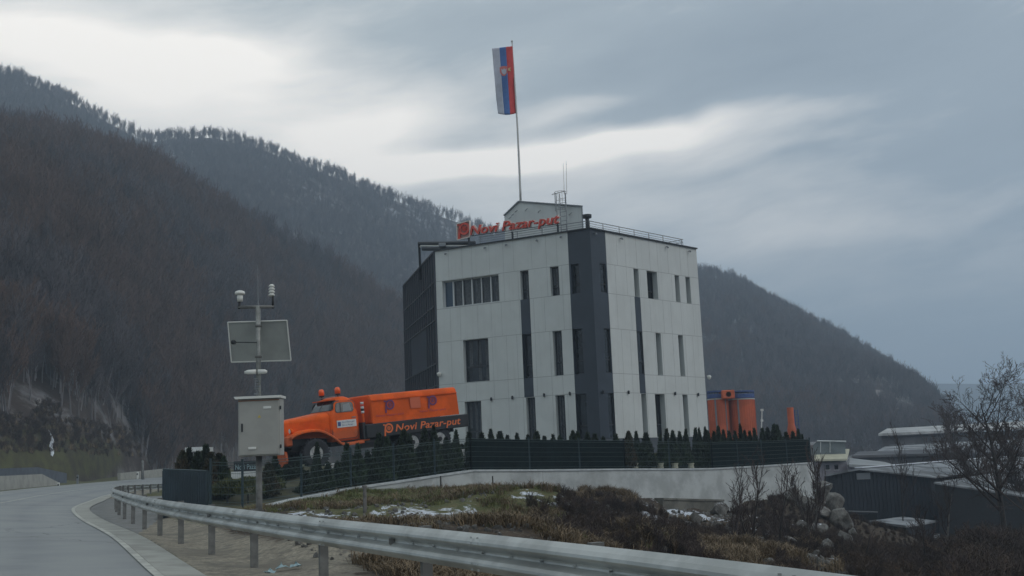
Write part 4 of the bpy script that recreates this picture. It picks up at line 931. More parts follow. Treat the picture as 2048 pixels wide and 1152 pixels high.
# hood
def hoodring(x, hw, zt, zb, r):
    p = [Vector((x, -hw, zb)), Vector((x, hw, zb))]
    for k in range(6): a = math.radians(90 * k / 5); p.append(Vector((x, hw - r + r * math.cos(a), zt - r * .55 + r * .55 * math.sin(a))))
    for k in range(6): a = math.radians(90 + 90 * k / 5); p.append(Vector((x, -hw + r + r * math.cos(a), zt - r * .55 + r * .55 * math.sin(a))))
    return p
mb = MB(); loft(mb, [hoodring(1.60, .86, 1.99, 1.0, .4), hoodring(1.9, .80, 1.965, 1.05, .38), hoodring(2.5, .66, 1.90, 1.1, .34), hoodring(3.1, .56, 1.84, 1.12, .24), hoodring(3.28, .55, 1.81, 1.15, .22), hoodring(3.36, .52, 1.75, 1.2, .2)]); hood = mb.build('hood', MT['orange'], trk, False)
mb = MB()
for s_ in (-1, 1):
    for k in range(4): mb.box((2.25, s_ * .722, 1.50 + .07 * k), (.55, .02, .02), Matrix.Rotation(s_ * -.21, 3, 'Z'))
    mb.box((2.4, s_ * .69, 1.30), (1.5, .025, .03), Matrix.Rotation(s_ * -.215, 3, 'Z'))
mb.build('hood_louvre', MT['orange'], hood)
mb = MB(); mb.box((3.34, 0, 1.36), (.05, .86, .52)); gr = mb.build('grille', MT['black'], trk)
mb = MB()
for k in range(9): mb.box((3.37, -.36 + .09 * k, 1.36), (.03, .025, .48))
mb.build('grille_bar', MT['railing'], gr)
# front fenders
for s_ in (-1, 1):
    arc = [(3.30, 1.20), (3.22, 1.27), (3.05, 1.33), (2.8, 1.385), (2.5, 1.40), (2.2, 1.37), (1.95, 1.28), (1.72, 1.14), (1.5, .97), (1.32, .80), (1.12, .76), (.40, .78)]
    mb = MB(); y0, y1 = s_ * .55, s_ * 1.14; n = len(arc)
    for th in (0,):
        V = []
        for x, z in arc: V += [Vector((x, y0, z + .03)), Vector((x, y1 - s_ * .05, z + .02)), Vector((x, y1, z - .03)), Vector((x, y1, z - .085)), Vector((x, y1 - s_ * .03, z - .05)), Vector((x, y0, z - .02))]
        mb.add(V, [(i * 6 + k, i * 6 + (k + 1) % 6, (i + 1) * 6 + (k + 1) % 6, (i + 1) * 6 + k) for i in range(n - 1) for k in range(6)] + [(0, 1, 2, 3, 4, 5), tuple((n - 1) * 6 + k for k in (5, 4, 3, 2, 1, 0))])
    fd = mb.build('fender', MT['orange'], trk)
    mb = MB(); mb.lathe([(0, -.08), (.07, -.06), (.10, .0), (.10, .05), (.0, .06)], (3.16, s_ * .80, 1.42), 14, Matrix.Rotation(math.pi / 2, 3, 'Y')); hl = mb.build('headlight', MT['orange'], trk, True)
    mb = MB(); mb.lathe([(0, .062), (.085, .055)], (3.165, s_ * .80, 1.42), 14, Matrix.Rotation(math.pi / 2, 3, 'Y')); mb.build('lens', MT['sensor'], hl)
# dark inner wheel housing
mb = MB(); mb.box((2.3, 0, 1.08), (1.75, 1.02, .5)); mb.box((1.0, 0, .78), (1.3, 1.7, .14)); mb.build('engine_bay', MT['black'], trk)
# bumper, winch and hitch parts
mb = MB(); mb.box((3.62, 0, .92), (.20, 1.9, .24), None, .04); mb.box((3.50, 0, .78), (.35, .7, .30)); bmp = mb.build('bumper', MT['black'], trk)
mb = MB(); mb.box((3.34, .86, 1.06), (.26, .26, .36), None, .04); mb.box((3.34, -.86, 1.06), (.26, .26, .36), None, .04); mb.build('bumper_block', MT['orange'], trk)
mb = MB(); V = [Vector((3.52, 1.10, .70)), Vector((3.52, .35, .78)), Vector((3.50, .45, .0)), Vector((3.52, .88, -.02)), Vector((3.50, 1.12, .38))]; mb.prism(V, Vector((.08, 0, 0))); mb.build('front_plate', MT['orange'], trk)
for y_ in (.62, -.62):
    mb = MB(); mb.lathe([(0, -.07), (.09, -.04), (.11, .04), (0, .06)], (3.68, y_, 1.18), 14, Matrix.Rotation(math.pi / 2, 3, 'Y')); mb.build('lower_lamp', MT['sensor'], trk, True)
mb = MB(); mb.tube([(3.66, .8, 1.36), (3.66, -.8, 1.36)], .018, 6); mb.tube([(3.66, .8, .95), (3.66, .8, 1.36)], .018, 6); mb.tube([(3.66, -.8, .95), (3.66, -.8, 1.36)], .018, 6); mb.build('brush_guard', MT['black'], trk)
# wheels
def wheel(x, y, r, w_, rimr):
    s_ = 1 if y > 0 else -1; R = Matrix.Rotation(-math.pi / 2 * s_, 3, 'X')
    mb = MB(); prof = [(rimr, -w_ / 2), (r * .88, -w_ / 2), (r * .97, -w_ * .42), (r, -w_ * .25), (r, w_ * .25), (r * .97, w_ * .42), (r * .88, w_ / 2), (rimr, w_ / 2), (rimr * .98, w_ * .3)]
    mb.lathe(prof, (x, y, r), 36, R)
    for k in range(26):
        a = 2 * math.pi * k / 26
        for q, dq in ((-w_ * .22, .06), (w_ * .22, -.06)):
            c = Vector((math.cos(a + dq) * r, math.sin(a + dq) * r, q)); mb.box(R @ c + Vector((x, y, r)), (.05, .045, w_ * .34), R @ Matrix.Rotation(a + dq, 3, 'Z'))
    wh = mb.build('wheel', MT['rubber'], trk)
    mb = MB(); mb.lathe([(rimr * 1.02, w_ * .42), (rimr * .95, w_ * .45), (rimr * .86, w_ * .20), (rimr * .50, w_ * .12), (rimr * .42, w_ * .30), (0, w_ * .30)], (x, y, r), 28, R); rm = mb.build('rim', MT['rim'], wh, False)
    mb = MB(); mb.lathe([(rimr * .36, w_ * .30), (rimr * .33, w_ * .50), (rimr * .22, w_ * .56), (0, w_ * .56)], (x, y, r), 16, R)
    for k in range(6):
        a = 2 * math.pi * k / 6; c = Vector((math.cos(a) * rimr * .68, math.sin(a) * rimr * .68, w_ * .18)); mb.lathe([(.0, .012), (rimr * .11, .01), (rimr * .11, -.01)], R @ c + Vector((x, y, r)), 8, R)
    mb.build('hub', MT['black'], wh)
for s_ in (1, -1):
    wheel(2.38, s_ * .98, .53, .32, .27)
    for x in (-1.72, -2.95): wheel(x, s_ * .95, .50, .34, .26)
for x in (2.38, -1.72, -2.95):
    mb = MB(); mb.tube([(x, -.9, .52), (x, .9, .52)], .07, 8); mb.lathe([(0, -.2), (.19, -.1), (.19, .1), (0, .2)], (x, .1, .52), 12, Matrix.Rotation(math.pi / 2, 3, 'X')); mb.build('axle', MT['black'], trk)
for s_ in (1, -1):
    mb = MB()
    for x0, x1 in ((1.55, 3.2), (-3.2, -1.4)):
        for k in range(4): mb.tube([(x0 + .1 * k, s_ * .52, .72 - .03 * k), ((x0 + x1) / 2, s_ * .52, .60 - .035 * k), (x1 - .1 * k, s_ * .52, .72 - .03 * k)], .018, 4)
    mb.build('leaf_spring', MT['black'], trk)
mb = MB(); mb.lathe([(0, -.42), (.21, -.42), (.21, .42), (0, .42)], (.02, .75, .70), 20, Matrix.Rotation(math.pi / 2, 3, 'Y')); mb.build('fuel_tank', MT['black'], trk)
mb = MB(); mb.box((.40, .95, .80), (.5, .3, .05)); mb.build('running_board', MT['orange'], trk)
for x, y_, nm in ((1.18, -.50, 0), (.98, .46, 1)):
    mb = MB(); mb.lathe([(.0, .0), (.10, .0), (.10, .05), (.09, .06), (.02, .06)], (x, y_, 2.58), 14); mb.tube([(x, y_, 2.44), (x, y_, 2.6)], .02, 6); bc = mb.build('beacon', MT['black'], trk, True)
    mb = MB(); mb.lathe([(.105, .06), (.11, .20), (.09, .27), (.05, .30), (0, .30)], (x, y_, 2.58), 14); mb.build('beacon_lens', MT['beaconlens'], bc, True)
mb = MB(); mb.tube([(1.2, -.62, 2.535), (1.2, .62, 2.535)], .02, 6); mb.build('beacon_bar', MT['railing'], trk)
mb = MB()
for k, mt in enumerate(('white', 'black', 'white', 'red', 'white')):
    q = MB(); q.lathe([(.065, 0), (.065, .085), (0, .085)], (.30, 1.02, 1.80 + .085 * k), 10); q.build('exhaust_band', MT[mt], trk, True)
mb = MB(); mb.tube([(.30, 1.02, 1.3), (.30, 1.02, 1.80)], .045, 8); mb.build('exhaust_stack', MT['orange'], trk)
# pedestal: pale sloping concrete slab under the truck
mb = MB(); hw = 1.55; V = []
for x in (3.7, -4.4):
    for y_ in (-hw, hw): V.append(TM @ Vector((x, y_, -.005)))
Vb = [Vector((p.x, p.y, yard_z(p.x, p.y) - .8)) for p in V]
mb.add(V + Vb, [(0, 1, 3, 2), (4, 6, 7, 5), (0, 4, 5, 1), (2, 3, 7, 6), (0, 2, 6, 4), (1, 5, 7, 3)]); tag(mb.build('display_plinth', MT['white']), 'pale sloping concrete plinth that carries the orange truck', 'plinth')

# ================================================================== ROAD WEATHER STATION
DW = 23.0; wb = at(518.5, 1040, DW)
bz = float(ground(np.array([wb.x]), np.array([wb.y]))[0]); wbase = Vector((wb.x, wb.y, bz))
ws = empty('weather_station', wbase, 'grey road weather mast with cabinet, solar panel and sensors by the guardrail', 'weather station'); WI = Matrix.Translation(-wbase)
def wo(o): o.matrix_parent_inverse = WI; return o
W_ = lambda px, py, o=0.0: at(px, py, DW + o)
pole_x, pole_y = wb.x, wb.y
zz = lambda py: W_(514, py).z
m = MB(); m.tube([(pole_x, pole_y, bz - .2), (pole_x, pole_y, zz(905))], .066, 14); m.tube([(pole_x, pole_y, bz), (pole_x, pole_y, bz + .05)], .10, 14); wo(m.build('lower_pole', MT['post'], ws, True))
m = MB(); m.tube([(pole_x, pole_y, zz(800)), (pole_x, pole_y, zz(612))], .050, 12); wo(m.build('mast', MT['mast'], ws, True))
m = MB(); m.tube([(pole_x, pole_y, zz(615)), (pole_x - .01, pole_y, zz(530))], [.012, .006], 8); wo(m.build('whip_antenna', MT['railing'], ws))
m = MB(); m.tube([(pole_x + .04, pole_y, zz(600)), (pole_x + .04, pole_y, zz(540))], [.006, .004], 6); wo(m.build('lightning_rod', MT['railing'], ws))
# cabinet
cx0, cx1 = W_(479.5, 850, -.15).x, W_(563, 850, -.15).x; cz0, cz1 = zz(912.5), zz(799); cw_, ch = cx1 - cx0, cz1 - cz0; cyc = pole_y - .17; ccx = (cx0 + cx1) / 2; ccz = (cz0 + cz1) / 2
m = MB(); m.box((ccx, cyc + .08, ccz), (cw_, .38, ch), None, .012); cabn = wo(m.build('cabinet', MT['cabinet'], ws))
m = MB(); m.box((ccx, cyc - .12, ccz - .005), (cw_ - .05, .022, ch - .06), None, .008); m.build('cabinet_door', MT['cabinet'], cabn)
m = MB(); V = [(ccx - cw_ / 2 - .045, cz1 - .0), (ccx + cw_ / 2 + .03, cz1 + .0), (ccx + cw_ / 2 + .03, cz1 + .05), (ccx - cw_ / 2 - .07, cz1 + .05)]; m.prism([Vector((x, cyc - .19, z)) for x, z in V], Vector((0, .52, 0))); m.build('lid', MT['sensor'], cabn)
m = MB(); m.box((ccx, cyc - .133, cz1 - .04), (cw_ - .02, .012, .02)); m.build('door_seal', M_('rusty_edge', (.25, .12, .07), .8), cabn)
m = MB(); m.box((ccx - cw_ * .40, cyc - .14, ccz + .0), (.03, .03, .17), None, .006); m.build('handle', MT['black'], cabn)
m = MB(); m.prism([Vector((ccx + .01 + a, cyc - .133, ccz + .19 + b)) for a, b in ((-.035, 0), (.035, 0), (0, .06))], Vector((0, -.004, 0))); m.build('warning_triangle', MT['yellow'], cabn)
m = MB(); m.box((ccx - cw_ * .16, cyc - .14, cz0 + .16), (.16, .02, .05), None, .006); m.box((ccx + cw_ * .2, cyc - .137, cz1 - .19), (.16, .014, .05), None, .004); m.build('vent', MT['sensor'], cabn)
m = MB()
for z in (cz0 + .18, cz1 - .2): m.box((ccx + cw_ / 2 + .008, cyc - .10, z), (.025, .05, .07))
m.build('hinge', MT['black'], cabn)
# solar panel seen from behind, tilted
q = [W_(456, 645, .09), W_(574, 641, .09), W_(582, 721, .36), W_(463, 724.5, .36)]
m = MB(); nrm = (q[1] - q[0]).cross(q[3] - q[0]).normalized(); m.prism(q, nrm * .035 if nrm.y > 0 else nrm * -.035); sp = wo(m.build('solar_panel', MT['panelback'], ws))
m = MB()
for a, b in ((0, 1), (1, 2), (2, 3), (3, 0)): m.tube([q[a] - Vector((0, .012, 0)), q[b] - Vector((0, .012, 0))], .014, 4)
mid0, mid1 = q[0].lerp(q[1], .485), q[3].lerp(q[2], .485)
m.build('panel_frame', MT['sensor'], sp)
m = MB()
for py in (652, 714): m.box((pole_x, pole_y, zz(py)), (.12, .12, .05), None, .01)
wo(m.build('clamp', MT['post'], ws))
m = MB(); m.tube([W_(514, 685, -.04), W_(470, 684.5, -.1)], .010, 6); wo(m.build('camera_arm', MT['black'], ws))
m = MB(); a = W_(467, 684.5, -.1); m.box(a, (.09, .12, .085), None, .02); wo(m.build('camera', MT['black'], ws))
# cross arm and sensors
m = MB(); m.tube([W_(477, 614.5), W_(548, 613.5)], .034, 10); wo(m.build('cross_arm', MT['post'], ws, True))
m = MB(); m.tube([W_(478.5, 618), W_(478.5, 604)], .028, 10); wo(m.build('sensor_stem', MT['black'], ws, True)); m = MB(); m.tube([W_(546, 617), W_(545.5, 590)], .026, 10); wo(m.build('sensor_stem', MT['black'], ws, True))
c = W_(480, 603); pm = 1 / 96.5
m = MB(); m.lathe([(0, 0), (5.5 * pm, 0), (6 * pm, 12 * pm), (4 * pm, 13 * pm), (4 * pm, 14 * pm), (10 * pm, 14.5 * pm), (10.2 * pm, 17 * pm), (9 * pm, 20.5 * pm), (5 * pm, 22 * pm), (0, 22.5 * pm)], c, 20); wo(m.build('rain_sensor', MT['sensor'], ws, True))
c = W_(543.5, 593)
m = MB(); pr = [(0, 0), (3 * pm, 0)]
for k in range(3): pr += [(6.2 * pm, (2 + 6 * k) * pm), (6.8 * pm, (3.5 + 6 * k) * pm), (4.0 * pm, (6 + 6 * k) * pm), (3.8 * pm, (7 + 6 * k) * pm)]
pr += [(6.5 * pm, 20 * pm), (5 * pm, 23 * pm), (2.5 * pm, 25 * pm), (0, 25.5 * pm)]
m.lathe(pr, c, 18); wo(m.build('radiation_shield', MT['sensor'], ws, True))
m = MB(); m.tube([W_(489, 745, -.08), W_(496, 744, -.08), W_(512, 743.5, -.08)], [.025, .045, .05], 10); m.tube([W_(516, 743.5, -.08), W_(530, 743, -.08), W_(534, 744, -.08)], [.05, .045, .025], 10); wo(m.build('infrared_lamp', MT['sensor'], ws, True))
m = MB()
for k in range(7):
    y_ = 758 + 5 * k; m.box(W_(514.5 + (k % 2) * 3 - 1.5, y_, -.03), (.09 - .008 * (k % 3), .09, .035), None, .008)
m.tube([W_(512, 756, -.06), W_(510, 775, -.09), W_(518, 795, -.05)], .009, 5); wo(m.build('cable_bracket', MT['railing'], ws))

# ================================================================== FENCES
FH = 1.22
def fence(name, label, idx, netted, group='green mesh fence runs on the white wall', top_extra=0.0):
    pts_ = [p.copy() for p in idx]; root = empty(name, pts_[0], label, 'fence', group); I = Matrix.Translation(-pts_[0]); proto = None; seg = []
    for i in range(len(pts_) - 1):
        a, b = pts_[i], pts_[i + 1]; n_ = max(1, round((b - a).length / 2.6))
        for k in range(n_): seg.append((a.lerp(b, k / n_), a.lerp(b, (k + 1) / n_)))
    for j, (a, b) in enumerate(seg + [(pts_[-1], None)]):
        m = MB(); m.box((0, 0, FH / 2 + .02), (.06, .06, FH + .10)); m.box((0, 0, FH + .075), (.07, .07, .02))
        if proto is None: proto = m.build('post', MT['fgreen'], root); o = proto
        else: o = proto.copy(); C.objects.link(o); o.parent = root
        o.matrix_parent_inverse = I; o.matrix_basis = Matrix.Translation(a)
    for a, b in seg:
        m = MB(); dd_ = (b - a); L_ = dd_.length; hz = [0.03, .10, .34, .54, .74, .94, 1.15, 1.21]
        hz = [.03, .11, .33, .52, .71, .90, 1.12, 1.20]
        off_ = Vector((0, -.035, 0))
        for z in hz: m.tube([a + up * z + off_, b + up * z + off_], .0085 if z > 1.0 else .0065, 4, False)
        nv = int(L_ / .06)
        for k in range(1, nv): p = a + dd_ * (k / nv) + off_; m.tube([p + up * .02, p + up * (FH)], .0024, 3, False)
        o = m.build('mesh_panel', MT['fwire'], root, False, False); o.matrix_parent_inverse = I
        if netted:
            m = MB(); m.add([a + up * .03, b + up * .03, b + up * (FH - .03), a + up * (FH - .03)], [(0, 1, 2, 3)]); o2 = m.build('shade_net', MT['net'], o); sl = o2.modifiers.new('s', 'SOLIDIFY'); sl.thickness = .004; sl.offset = 0
    return root
FSL = at(421, 1012, 31.2)
fence('mesh_fence', 'open green mesh fence rising along the wall in front of the truck', [FSL, at(485, 1013.5, 31.2)] + WALL[1:6], False)
fence('mesh_fence', 'netted dark green mesh fence before the left facade of the office', WALL[5:9], True)
fence('mesh_fence', 'open green mesh fence with yellow shrubs behind it', WALL[8:11], False)
fence('mesh_fence', 'netted dark green mesh fence in front of the orange silos', WALL[10:13], True)
# solid green sliding gate at the yard entrance
g0_, g1_ = at(327, 1004, 32.5), at(418, 1010, 31.4); gd = g1_ - g0_; gh = at(327, 940, 32.5).z - g0_.z
gate = empty('sheet_gate', g0_, 'solid dark green sheet metal gate at the left end of the fence', 'gate'); GI = Matrix.Translation(-g0_)
m = MB(); gn = Vector((gd.y, -gd.x, 0)).normalized(); m.prism([g0_ - up * .5, g1_ - up * .5, g1_ + up * gh, g0_ + up * gh], gn * .03); o = m.build('sheet', MT['fsheet'], gate); o.matrix_parent_inverse = GI
m = MB()
nr = 26
for k in range(nr + 1): p = g0_ + gd * (k / nr); m.box(p + up * (gh / 2 - .25) + gn * .036, (.03, .012, gh + .5 - .04), Matrix.Rotation(math.atan2(gd.y, gd.x), 3, 'Z'))
m.build('sheet_rib', MT['fsheet'], o)
m = MB(); m.tube([g0_ + up * (gh + .02) + gn * .015, g1_ + up * (gh + .02) + gn * .015], .03, 6); m.tube([g1_ - up * .4 + gn * .05, g1_ + up * (gh + .05) + gn * .05], .035, 6); o = m.build('gate_frame', MT['fgreen'], gate); o.matrix_parent_inverse = GI
# bent grey vent pipes standing by the fence
for i, (px, py, D, lab) in enumerate(((966, 938, 43.4, 'pale bent vent pipe inside the fence near the truck tail'), (1247, 937, 47.6, 'stout pale vent pipe standing at the fence corner before the office'))):
    b = at(px, py, D + .5); h = .75 if i == 0 else .9
    m = MB(); m.tube([b + up * -.3, b + up * h, b + up * (h + .08) + Vector((-.06, 0, 0)), b + up * (h + .12) + Vector((-.18, 0, 0)), b + up * (h + .11) + Vector((-.28, 0, 0))], .055 + .03 * i, 10)
    tag(m.build('vent_pipe', MT['post'], None, True), lab, 'pipe')
# marker pegs on the bank
for i, (px, py0, py1, D, lab) in enumerate(((729, 974, 1035, 27, 'wooden stake in the snowy grass between guardrail and fence'), (881, 952, 978, 38, 'thin dark peg at the wall below the truck tail'), (985, 952, 978, 40, 'thin dark peg at the wall before the office'))):
    a, b = at(px, py1, D), at(px, py0, D); m = MB(); m.tube([a - up * .1, a.lerp(b, .5) + Vector((.01, 0, 0)), b], [.05, .045, .04] if i == 0 else .025, 7)
    if i == 0: m.lathe([(0, -.03), (.06, -.01), (.06, .03), (0, .05)], b, 8)
    tag(m.build('stake', MT['barkpale'] if i == 0 else MT['bark']), lab, 'stake', 'stakes on the bank')

# ================================================================== THUJAS
def tri_cloud(rng, fn, n, size):
    """n small leaf-like triangles; fn() -> (centre, outward direction)"""
    V = []; Fc = []
    for i in range(n):
        c, d_ = fn(); t = Vector((rng.uniform(-1, 1), rng.uniform(-1, 1), rng.uniform(-.6, 1))).normalized(); d_ = (d_ * .6 + Vector((0, 0, .8)) + t * .5).normalized()
        s = d_.cross(t).normalized() * size * rng.uniform(.35, .7); l = d_ * size * rng.uniform(.8, 1.7); k = len(V)
        V += [c - s, c + s, c + l]; Fc.append((k, k + 1, k + 2))
    return V, Fc
def thuja_meshes(seed, h, r, n=1500):
    rng = random.Random(seed); lump = [(rng.uniform(0, 6.28), rng.uniform(.05, .95), rng.uniform(.08, .38)) for _ in range(14)]
    def prof(t, a):
        base = (min(1, t / .06) ** .5) * (1 - t) ** .85 * 1.1
        return r * base * (1 + sum(am * math.exp(-((a - la + math.pi) % 6.283 - math.pi) ** 2 * 2 - (t - lt) ** 2 * 60) for la, lt, am in lump) - .08)
    def fn():
        t = rng.random() ** 1.15; a = rng.uniform(0, 6.283); q = rng.uniform(.55, 1.02) if rng.random() < .85 else rng.uniform(1, 1.2); R = prof(t, a) * q
        return Vector((R * math.cos(a), R * math.sin(a), .05 + t * h * .97)), Vector((math.cos(a), math.sin(a), .2))
    V, Fc = tri_cloud(rng, fn, n, .085)
    # inner core so that the crown is not see-through
    n0 = len(V); nz, na = 12, 10
    for i in range(nz):
        t = i / (nz - 1)
        for k in range(na): a = 6.283 * k / na; R = prof(t, a) * .72 + .01; V.append(Vector((R * math.cos(a), R * math.sin(a), .05 + t * h * .94)))
    Fc += [(n0 + i * na + k, n0 + i * na + (k + 1) % na, n0 + (i + 1) * na + (k + 1) % na, n0 + (i + 1) * na + k) for i in range(nz - 1) for k in range(na)]
    return V, Fc
TH = []
for sd_ in range(5):
    V, Fc = thuja_meshes(100 + sd_, 1.5, (.30, .27, .33, .25, .29)[sd_]); me = bpy.data.meshes.new('thuja_crown'); me.from_pydata([tuple(v) for v in V], [], Fc); me.materials.append(MT['thuja']); me.update(); TH.append(me)
V, Fc = thuja_meshes(120, 1.5, .36); THB = bpy.data.meshes.new('thuja_crown_brown'); THB.from_pydata([tuple(v) for v in V], [], Fc); THB.materials.append(MT['thujab']); THB.update()
m = MB(); m.tube([(0, 0, -.1), (0, 0, .35)], [.035, .025], 6); tk = m.build('trunk', MT['bark']); TKM = tk.data; bpy.data.objects.remove(tk)
ORD = ['first', 'second', 'third', 'fourth', 'fifth', 'sixth', 'seventh', 'eighth', 'ninth', 'tenth', 'eleventh', 'twelfth', 'thirteenth', 'fourteenth', 'fifteenth', 'sixteenth', 'seventeenth', 'eighteenth', 'nineteenth', 'twentieth']
def thuja(px, pytop, D, me, label, group, wid=1.0):
    b = at(px, 900, D); gz_ = yard_z(b.x, b.y); tp = at(px, pytop, D); h = max(.5, tp.z - gz_)
    root = empty('thuja', (tp.x, D, gz_), label, 'tree', group)
    c = link('crown', me, root); c.scale = (wid * random.uniform(.85, 1.15), wid * random.uniform(.85, 1.15), h / 1.5 * random.uniform(.93, 1.05)); c.rotation_euler = (random.gauss(0, .035), random.gauss(0, .035), random.uniform(0, 6.28))
    t = link('trunk', TKM, root)
wallD = lambda px: float(np.interp(px, [w_[0] for w_ in WP], [w_[2] for w_ in WP]))
rows = [
  ([(363, 906, 1), (378, 893, 1.1), (392, 902, 1.1), (405, 898, 1), (421, 905, 1.2), (437, 910, 1.2), (450, 914, .9)], 1.2, 'thuja clump from the left, behind the green sheet gate', 'thujas behind the sheet gate', 'dark'),
  ([(535, 925, .8), (552, 917, .85), (592, 932, .9), (633, 890, .55), (655, 926, .75), (695, 893, .95), (716, 886, .8), (757, 868, 1.15), (771, 880, .85), (806, 868, 1.1), (820, 872, .8), (845, 864, .9), (870, 858, .9), (893, 874, .9), (912, 862, .85), (937, 862, 1.0), (960, 866, 1.0), (572, 936, .9), (612, 940, .8), (644, 938, .8), (675, 922, .85), (739, 905, .9), (788, 893, .9), (833, 895, .9), (857, 890, .9), (881, 892, .85), (902, 885, .85), (925, 888, .9), (949, 885, 1.0)], 1.0, 'narrow thuja from the left in the row before the truck', 'thujas in the row before the truck', 'dark'),
  ([(982.6, 865, .9), (1000.6, 864, .95), (1017, 873, .9), (1035, 867, .8), (1054, 868, .8), (1072, 864, 1), (1089, 874, 1), (1105, 873, .9), (1121, 871, .9), (1140, 864, .8), (1152, 866, .8), (1170, 870, 1), (1190, 872, 1), (1208, 872, 1), (1228, 871, 1)], 1.0, 'small thuja from the left behind the netted fence before the office', 'thujas behind the netted fence', 'dark'),
  ([(1250, 864, .9), (1258, 866, .8), (1272.5, 865, .75), (1292, 864, 1.1), (1320.6, 867, .8), (1331.5, 863, .9), (1345, 860, .9), (1359.7, 866, .75), (1368, 861, .85), (1390, 859, .9), (1401, 857, .75), (1409, 856, .7), (1418, 860, .85), (1426, 865, .8)], 1.1, 'pointed thuja from the left in the open gap before the right facade', 'thujas in the open fence gap', 'dark'),
  ([(1436, 853, .7), (1447, 858, .8), (1459, 860, .9), (1470, 862, .9), (1481, 856, .8), (1490, 858, .8), (1500, 860, .9), (1511, 857, .9), (1522, 861, 1), (1535, 860, 1), (1547, 853, 1), (1558, 855, .9), (1571, 864, 1), (1583, 866, 1), (1594, 863, .9), (1604, 872, .8)], 1.1, 'thuja from the left in the hedge under the orange silos', 'thujas in the hedge under the silos', 'dark')]
for ri, (lst, off_, lab, grp, kind_) in enumerate(rows):
    lst = sorted(lst[:17]) + sorted(lst[17:]) if ri == 1 else sorted(lst)
    for i, (px, py, wd_) in enumerate(lst):
        D = 34.5 + .4 * (i % 2) if ri == 0 else (33.5 + (px - 537) * .06 if (ri == 1 and px < 600) else wallD(px)) + off_ + (.25 if i % 2 else 0) + (.5 if (ri == 1 and i >= 17) else 0)
        brown = (ri == 0 and i in (0, 4, 5)) or (ri == 1 and i == 0) or (ri == 3 and i in (0,)) 
        thuja(px, py, D, THB if brown else TH[(i * 3 + ri) % 5], (ORD[i] + ' ' + lab if not (ri == 1 and i >= 17) else ORD[i - 17] + ' low filler thuja from the left in the back line before the truck'), grp, wd_ * 1.12)
# tall brown-orange thuja at the truck's nose and low yellow shrubs
def leafball(seed, r, h, n=420, size=.06):
    rng = random.Random(seed)
    def fn():
        a = rng.uniform(0, 6.283); u = rng.uniform(-.2, 1); s = math.sqrt(max(0, 1 - u * u)) * rng.uniform(.6, 1.05); return Vector((r * s * math.cos(a), r * s * math.sin(a), h * (.5 + .5 * u))), Vector((math.cos(a) * s, math.sin(a) * s, u))
    V, Fc = tri_cloud(rng, fn, n, size); return V, Fc
SHM = []
for k in range(3):
    V, Fc = leafball(50 + k, .42, .62, 700); me = bpy.data.meshes.new('shrub_leaves'); me.from_pydata([tuple(v) for v in V], [], Fc); me.materials.append(MT['shrub']); me.update(); SHM.append(me)
for i, (px, py, D, s) in enumerate([(1272, 925, 50.6, .9), (1319, 921, 51.5, 1.1), (1350, 922, 52.2, .8), (1383, 921, 53.0, 1.1), (1410, 924, 53.8, .8), (496, 985, 33.6, 1.2), (455, 980, 33.8, 1.1), (540, 985, 34.8, 1.0)]):
    b = at(px, py, D); gz_ = yard_z(b.x, D); r = empty('shrub', (b.x, D, gz_ - .05), (ORD[i] + ' rounded yellow green shrub from the left between the thujas at the open fence' if i < 5 else ORD[i - 5] + ' olive shrub at the low end of the wall behind the mast pole'), 'shrub', 'low yellow shrubs')
    c = link('foliage', SHM[i % 3], r); c.scale = (s * 1.1, s, s * 1.05); c.rotation_euler = (0, 0, i)
    link('stem', TKM, r)
# pale painted stumps between the shrubs
for i, (px, D) in enumerate([(1270, 49.4), (1321, 50.3), (1350, 50.9), (1382, 51.5)]):
    b = at(px, 936, D); m = MB(); m.lathe([(.16, -.25), (.15, .05), (.13, .10), (.17, .22), (0, .22)], b, 10); tag(m.build('planter', MT['creamroof']), ORD[i] + ' small cream planter from the left under the yellow shrubs', 'planter', 'cream planters at the fence')

